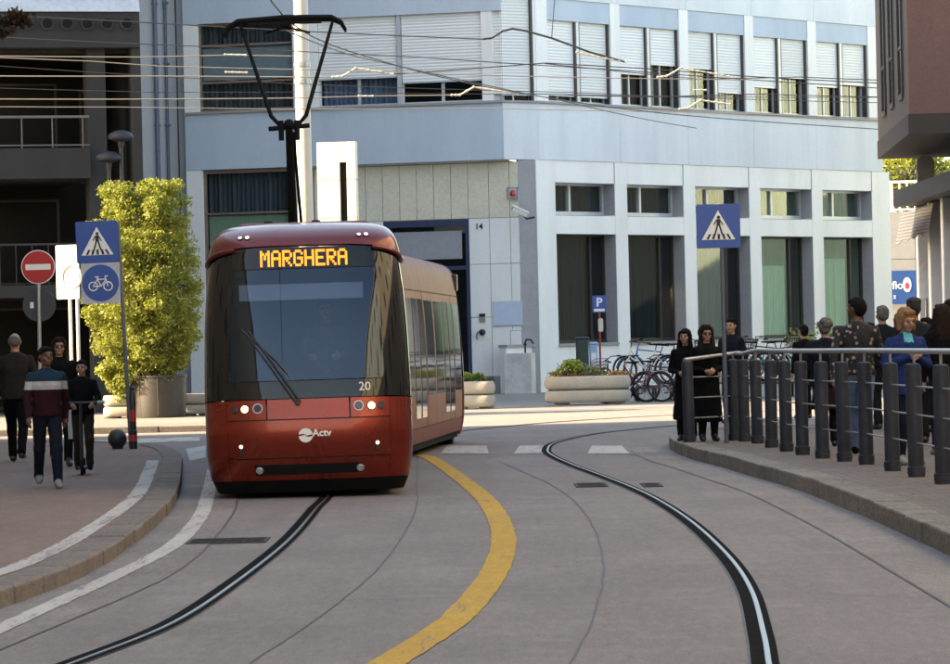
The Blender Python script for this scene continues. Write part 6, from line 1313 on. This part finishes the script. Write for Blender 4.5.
# ------------------------------------------------------------------ bicycles
def bicycle(label, loc, rz, col, basket=False, step=False, lean=6, sc=1.0, steer=12):
    e = empty('bicycle', loc, rz, label, 'bicycle', 'bicycles parked by the bank'); e.scale = (sc,)*3; e.rotation_euler = (R(lean), 0, rz)
    fm = mat('bike_'+'_'.join(str(int(c*100)) for c in col), col, .35, .2, var=.05); wr = .33; X0_, X1_ = -.52, .52
    hub = {}
    for x, st in ((X0_, 0), (X1_, steer)):
        w = link('wheel', None, e); w.location = (x, 0, wr+.02); w.rotation_euler.z = R(st)
        ring = [(wr*math.cos(2*math.pi*i/28), 0, wr*math.sin(2*math.pi*i/28)) for i in range(28)]; MB().tube(ring, .019, 6, closed=True).build('tyre', M_matt, w, True)
        MB().tube([(a*.93, 0, c*.93) for a, b, c in ring], .010, 5, closed=True).build('rim', M_dark, w, True); sp = MB()
        for i in range(14): t = 2*math.pi*i/14; sp.cyl((.02*math.cos(t+.6), (-1)**i*.02, .02*math.sin(t+.6)), (wr*.93*math.cos(t), 0, wr*.93*math.sin(t)), .0028, n=4)
        sp.cyl((0,-.045,0),(0,.045,0), .022, n=10); sp.build('spokes', mat('spoke_grey', (.12,.12,.13), .4, .6, var=0), w)
        MB().tube([((wr+.035)*math.cos(R(a)), 0, (wr+.035)*math.sin(R(a))) for a in range(10, 190, 15)], .016, 6).build('mudguard', fm, w, True)
    z = wr+.02; bb = Vector((-.06,0,.30)); seat = Vector((-.22,0,.80)); headt = Vector((.36,0,.88)); headb = Vector((.40,0,.68)); fr = MB()
    fr.tube([seat, bb], .017, 8).tube([bb, headb], .020, 8)
    if step: fr.tube([bb+Vector((-.08,0,.2)), Vector((.1,0,.45)), headt+Vector((0,0,-.06))], .018, 8)
    else: fr.tube([seat+Vector((.01,0,-.03)), headt+Vector((0,0,-.04))], .017, 8)
    for s in (-1, 1): fr.tube([Vector((X0_,s*.05,z)), bb+Vector((0,s*.03,0))], .010, 6).tube([Vector((X0_,s*.05,z)), seat+Vector((.02,s*.02,-.08))], .009, 6)
    fr.tube([headb, headt], .023, 8); fr.build('frame', fm, e, True)
    fk = MB()
    for s in (-1, 1): fk.tube([headb+Vector((0,s*.03,0)), Vector((X1_-.03,s*.05,z+.12)), Vector((X1_,s*.05,z))], .011, 6)
    fk.build('fork', fm, e, True)
    MB().tube([headt, headt+Vector((-.03,0,.13))], .014, 6).tube([headt+Vector((-.16,-.29,.16)), headt+Vector((-.02,-.2,.17)), headt+Vector((.02,0,.13)), headt+Vector((-.02,.2,.17)), headt+Vector((-.16,.29,.16))], .012, 8).build('handlebar', M_dark, e, True)
    for s in (-1, 1): MB().tube([headt+Vector((-.13,s*.275,.162)), headt+Vector((-.22,s*.31,.158))], .018, 8).build('grip', M_matt, e, True)
    MB().tube([seat, seat+Vector((-.03,0,.12))], .013, 6).build('seat_post', M_dark, e, True); sd = MB(); sd.grid([[Vector((-.38+.30*i/8, (.09*(1-(i/8))**1.3+.025)*math.cos(R(180*j/8)), .935+.03*math.sin(R(180*j/8)))) for j in range(9)] for i in range(9)]); o = sd.build('saddle', M_matt, e, True); o.modifiers.new('thick', 'SOLIDIFY').thickness = .03
    MB().cyl(bb+Vector((0,-.05,0)), bb+Vector((0,-.058,0)), .085, n=18).tube([bb+Vector((0,-.06,0)), bb+Vector((.12,-.075,-.11))], .009, 6).tube([bb+Vector((0,.06,0)), bb+Vector((-.12,.075,.11))], .009, 6).build('crank', M_galv, e, True)
    for s, dx in ((-1, .12), (1, -.12)): MB().box(bb.x+dx-.045, bb.x+dx+.045, s*.08-.045*(s < 0), s*.08+.045*(s > 0), bb.z-(.12 if s < 0 else -.10), bb.z-(.10 if s < 0 else -.12)).build('pedal', M_matt, e)
    if basket:
        bk = MB(); c = headt+Vector((.20,0,.06)); 
        for zz in (-.14,-.07,0,.07): s = .13+.02*(zz+.14)/.21; bk.tube([c+Vector(p) for p in ((-s,-s*1.2,zz),(s,-s*1.2,zz),(s,s*1.2,zz),(-s,s*1.2,zz))], .006, 5, closed=True)
        for i in range(6):
            for a, b in (((-.13+.052*i,-.156),(-.15+.06*i,-.18)), ((-.13+.052*i,.156),(-.15+.06*i,.18))): bk.tube([c+Vector((*a,-.14)), c+Vector((*b,.07))], .004, 4)
            for sx in (-1, 1): bk.tube([c+Vector((sx*.13,-.156+.0624*i,-.14)), c+Vector((sx*.15,-.18+.072*i,.07))], .004, 4)
        bk.box(c.x-.13, c.x+.13, -.156, .156, c.z-.145, c.z-.138); bk.build('basket', M_dark, e)
    return e
BL = (('dark bicycle with a front basket beside the flower planter', 627, 398, 200, (.05,.008,.02), True, True, 14), ('purple bicycle leaning in the middle of the parked group', 642, 397, 150, (.07,.015,.06), False, True, -8), ('blue bicycle with bright handlebars in the parked group', 652, 396, 160, (.05,.14,.35), False, False, 10), ('white step through bicycle at the back of the parked group', 648, 391, 190, (.45,.45,.45), False, True, 5),
      ('black bicycle with its wheel turned towards the black clad women', 668, 397.5, 155, (.015,.015,.02), False, False, -9), ('grey bicycle just behind the woman with the fringe', 681, 393, 30, (.2,.22,.24), True, False, 8),
      ('black bicycle nearest the crossing sign behind the railing', 742, 391, 170, (.012,.012,.015), False, False, 7), ('teal bicycle behind the railing', 757, 390, 150, (.05,.22,.24), False, True, 9), ('dark bicycle with a basket behind the third railing post', 772, 389, 165, (.03,.03,.04), True, False, 6), ('black bicycle with its saddle high behind the railing', 788, 388, 20, (.012,.012,.014), False, False, -8), ('silver bicycle next to the yellow bush behind the railing', 803, 387, 160, (.4,.4,.42), False, True, 8), ('navy bicycle at the far end of the row behind the railing', 817, 386, 150, (.015,.025,.07), True, True, -6))
for i, (lab, px_, py_, rz, col, bk, stp, ln) in enumerate(BL):
    back = i in (2, 3, 5) or i >= 6; Yb = (89.6+.5*(i % 3)) if back and i < 6 else (88.2+.3*(i % 3) if i < 6 else 91.5+.5*(i % 3)); x = P(px_, py_, Yb).x
    bicycle(lab, (x, Yb, .42 if back else .0), R(rz), col, bk, stp, ln, 1.12, random.uniform(-35, 35))
for x0, x1, Yr, lab in ((637, 690, 89.9, 'low steel bicycle rack under the parked bicycles beside the planter'), (722, 832, 91.8, 'long low steel bicycle rack behind the railing')):
    A, B = P(x0, 395, Yr), P(x1, 395, Yr); e = empty('bicycle_rack', ((A.x+B.x)/2, Yr, 0), 0, lab, 'rack'); w = (B.x-A.x)/2
    MB().box(-w, w, -.75, .75, .36, .41).build('platform', M_dark, e); n = max(3, int(w*2/.8))
    for k in range(n+1):
        for y in (-.65, .65): MB().box(-w+2*w*k/n-.03, -w+2*w*k/n+.03, y-.03, y+.03, 0, .36).build('leg', M_dark, e)
e = empty('yellow_bush', (P(810, 340, 103).x, 103, 0), 0, 'small yellow leaved bush behind the row of bicycles', 'bush'); lb = MB(); leaves(lb, [((rnd.uniform(-.5,.5),rnd.uniform(-.3,.3),1.2+rnd.uniform(-.5,.55)),(.3,.3,.3)) for _ in range(14)], 900, .12, 90, .2); lb.build('crown', [M_leafy, M_leafp], e); MB().tube([(0,0,0),(.05,0,.8),(0,.05,1.5)], [.04,.03,.01], 6).build('trunk', M_bark, e)

# ------------------------------------------------------------------ overhead wires
M_wire = mat('wire_dark', (.02,.02,.024), .5, var=0); M_wire_lit = mat('wire_sunlit', (.26,.24,.21), .45, .5, var=0); M_ins = mat('insulator_white', (.42,.40,.36), .45, var=.05)  # paler grey puts the sunlight on the bright wires into their colour
def wire(label, pts, Y, r, m, e0=9, e1=9, name='overhead_wire'):
    ps = [P(x, y, (Y if not isinstance(Y, (list, tuple)) else Y[i])) for i, (x, y) in enumerate(pts)]
    out = []
    d0 = (ps[0]-ps[1]).normalized(); d1 = (ps[-1]-ps[-2]).normalized(); ps = ([ps[0]+d0*e0] if e0 else [])+ps+([ps[-1]+d1*e1] if e1 else [])
    for a, b in zip(ps, ps[1:]):
        L = (b-a).length
        for k in range(6): t = k/6; out.append(a.lerp(b, t)+Vector((0, 0, -.0016*L*L*t*(1-t))))
    out.append(ps[-1]); c = out[0]; r = r*.78
    o = MB(Matrix.Translation(-c)).tube(out, r, 6).build(name, m, None, True); o.location = c; tag(o, label, 'wire', 'overhead wires'); return o
def rods(label, pts, Y, r=.035):
    r *= .66
    ps = [P(x, y, Y) for x, y in pts]; e = empty('wire_insulator', ps[0], 0, label, 'insulator', 'white wire insulators')
    for a, b in zip(ps, ps[1:]):
        mb = MB(); mb.cyl(a-ps[0], b-ps[0], r*.8, n=8); n = max(2, int((b-a).length/.12))
        for k in range(n+1): q = a.lerp(b, k/n)-ps[0]; d = (b-a).normalized()*.02; mb.cyl(q-d, q+d, r*1.15, n=8)
        mb.build('rod', M_ins, e, True)
    for q in (ps[0], ps[-1]): MB().ico(q-ps[0], r*1.3, 1).build('end_cap', M_ins, e, True)
wire('uppermost dark wire running to the black corner bracket', [(0,15),(140,22),(300,31),(483,39)], 77, .016, M_wire, 9, 0)
wire('black bent feeder cable dropping from the corner bracket', [(483,39),(492,38),(503,31),(513,28.5),(527,31),(552,38),(590,52),(626,62)], 77, .03, M_wire, 0, 0)
wire('second dark wire from the top crossing the big windows', [(0,37),(220,47),(420,57),(620,70),(880,88)], 79, .014, M_wire)
wire('bright wire level with the small twin insulators', [(0,56),(140,57),(232,55),(292,56)], 74, .015, M_wire_lit, 9, 0)
wire('bright wire sloping just below the topmost bright one', [(0,57.5),(90,61),(160,66),(330,70)], 75, .013, M_wire_lit)
wire('bright wire ending in the first white insulator arm', [(0,76),(150,76),(240,76.5),(333,77)], 76, .017, M_wire_lit, 9, 0)
wire('bright wire passing the lower curtains', [(4,99),(160,99),(290,98),(366,96),(455,95)], 76, .016, M_wire_lit, 9, 0)
wire('lowest bright wire along the blue band top', [(120,107),(200,108),(290,109),(480,108),(700,112),(880,118)], 78, .012, M_wire_lit)
wire('thin dark wire between the bright ones on the left', [(0,66),(140,75),(300,84),(560,92)], 81, .011, M_wire)
wire('thin dark wire above the lower bright wire', [(0,88),(150,92),(300,92),(545,94)], 82, .010, M_wire)
wire('dark wire from the second insulator to the right end', [(393,74),(545,63),(640,68),(760,77),(880,83)], 76, .015, M_wire, 0, 9)
wire('dark wire leaving the lower white arm', [(517,93),(640,97),(760,94),(880,97)], 76, .013, M_wire, 0, 9)
wire('dark wire joining the two right hand arms', [(545,63.5),(700,79),(800,77),(880,80)], 78, .013, M_wire, 0, 9)
wire('slanting dark stay from the pantograph to the shutters', [(286,30),(348,54),(400,66),(482,84),(560,100)], [46,52,56,60,64], .012, M_wire, 0, 9)
wire('short vertical stay above the black feeder cable', [(557,-30),(552,38)], 77, .014, M_wire, 5, 0)
rods('upper of the two small insulators beside the pantograph', [(225,54.5),(246,55)], 74, .032); rods('lower of the two small insulators beside the pantograph', [(226,72),(247,72.5)], 75, .032)
rods('bent white insulator arm over the blue curtains', [(333,77),(343,76),(356,68),(375,71),(393,74)], 76, .038); rods('small white insulator on the wire before the blue curtains', [(359,96),(373,96)], 76, .03)
rods('bent white insulator arm over the dark shutter window', [(452,95),(460,95),(474,87),(495,90),(518,93)], 76, .038); rods('bent white insulator arm on the first right hand bay', [(577,52),(600,57),(626,62)], 77, .034); rods('upper bent white arm before the middle bay', [(658,77),(667,76),(681,68),(705,72),(729,76)], 76, .034); rods('lower bent white arm before the middle bay', [(680,109),(688,108),(701,100),(715,102),(730,104)], 76, .034); rods('small insulator bead between the two middle arms', [(694,90),(706,90)], 76, .028)
# contact wire over the tram
cw = [Vector((-2.2, 10, 5.95)), Vector((-2.15, 30, 5.84)), Vector((-2.35, 44.3, 5.84)), Vector((-1.2, 52, 5.84)), Vector((1.2, 60, 5.86)), Vector((5, 68, 5.9)), Vector((14, 80, 5.95))]
o = MB().tube(spline(cw, 6), .010, 6).build('contact_wire', M_wire, None, True); tag(o, 'dark contact wire running above the pantograph along the track', 'wire', 'overhead wires')
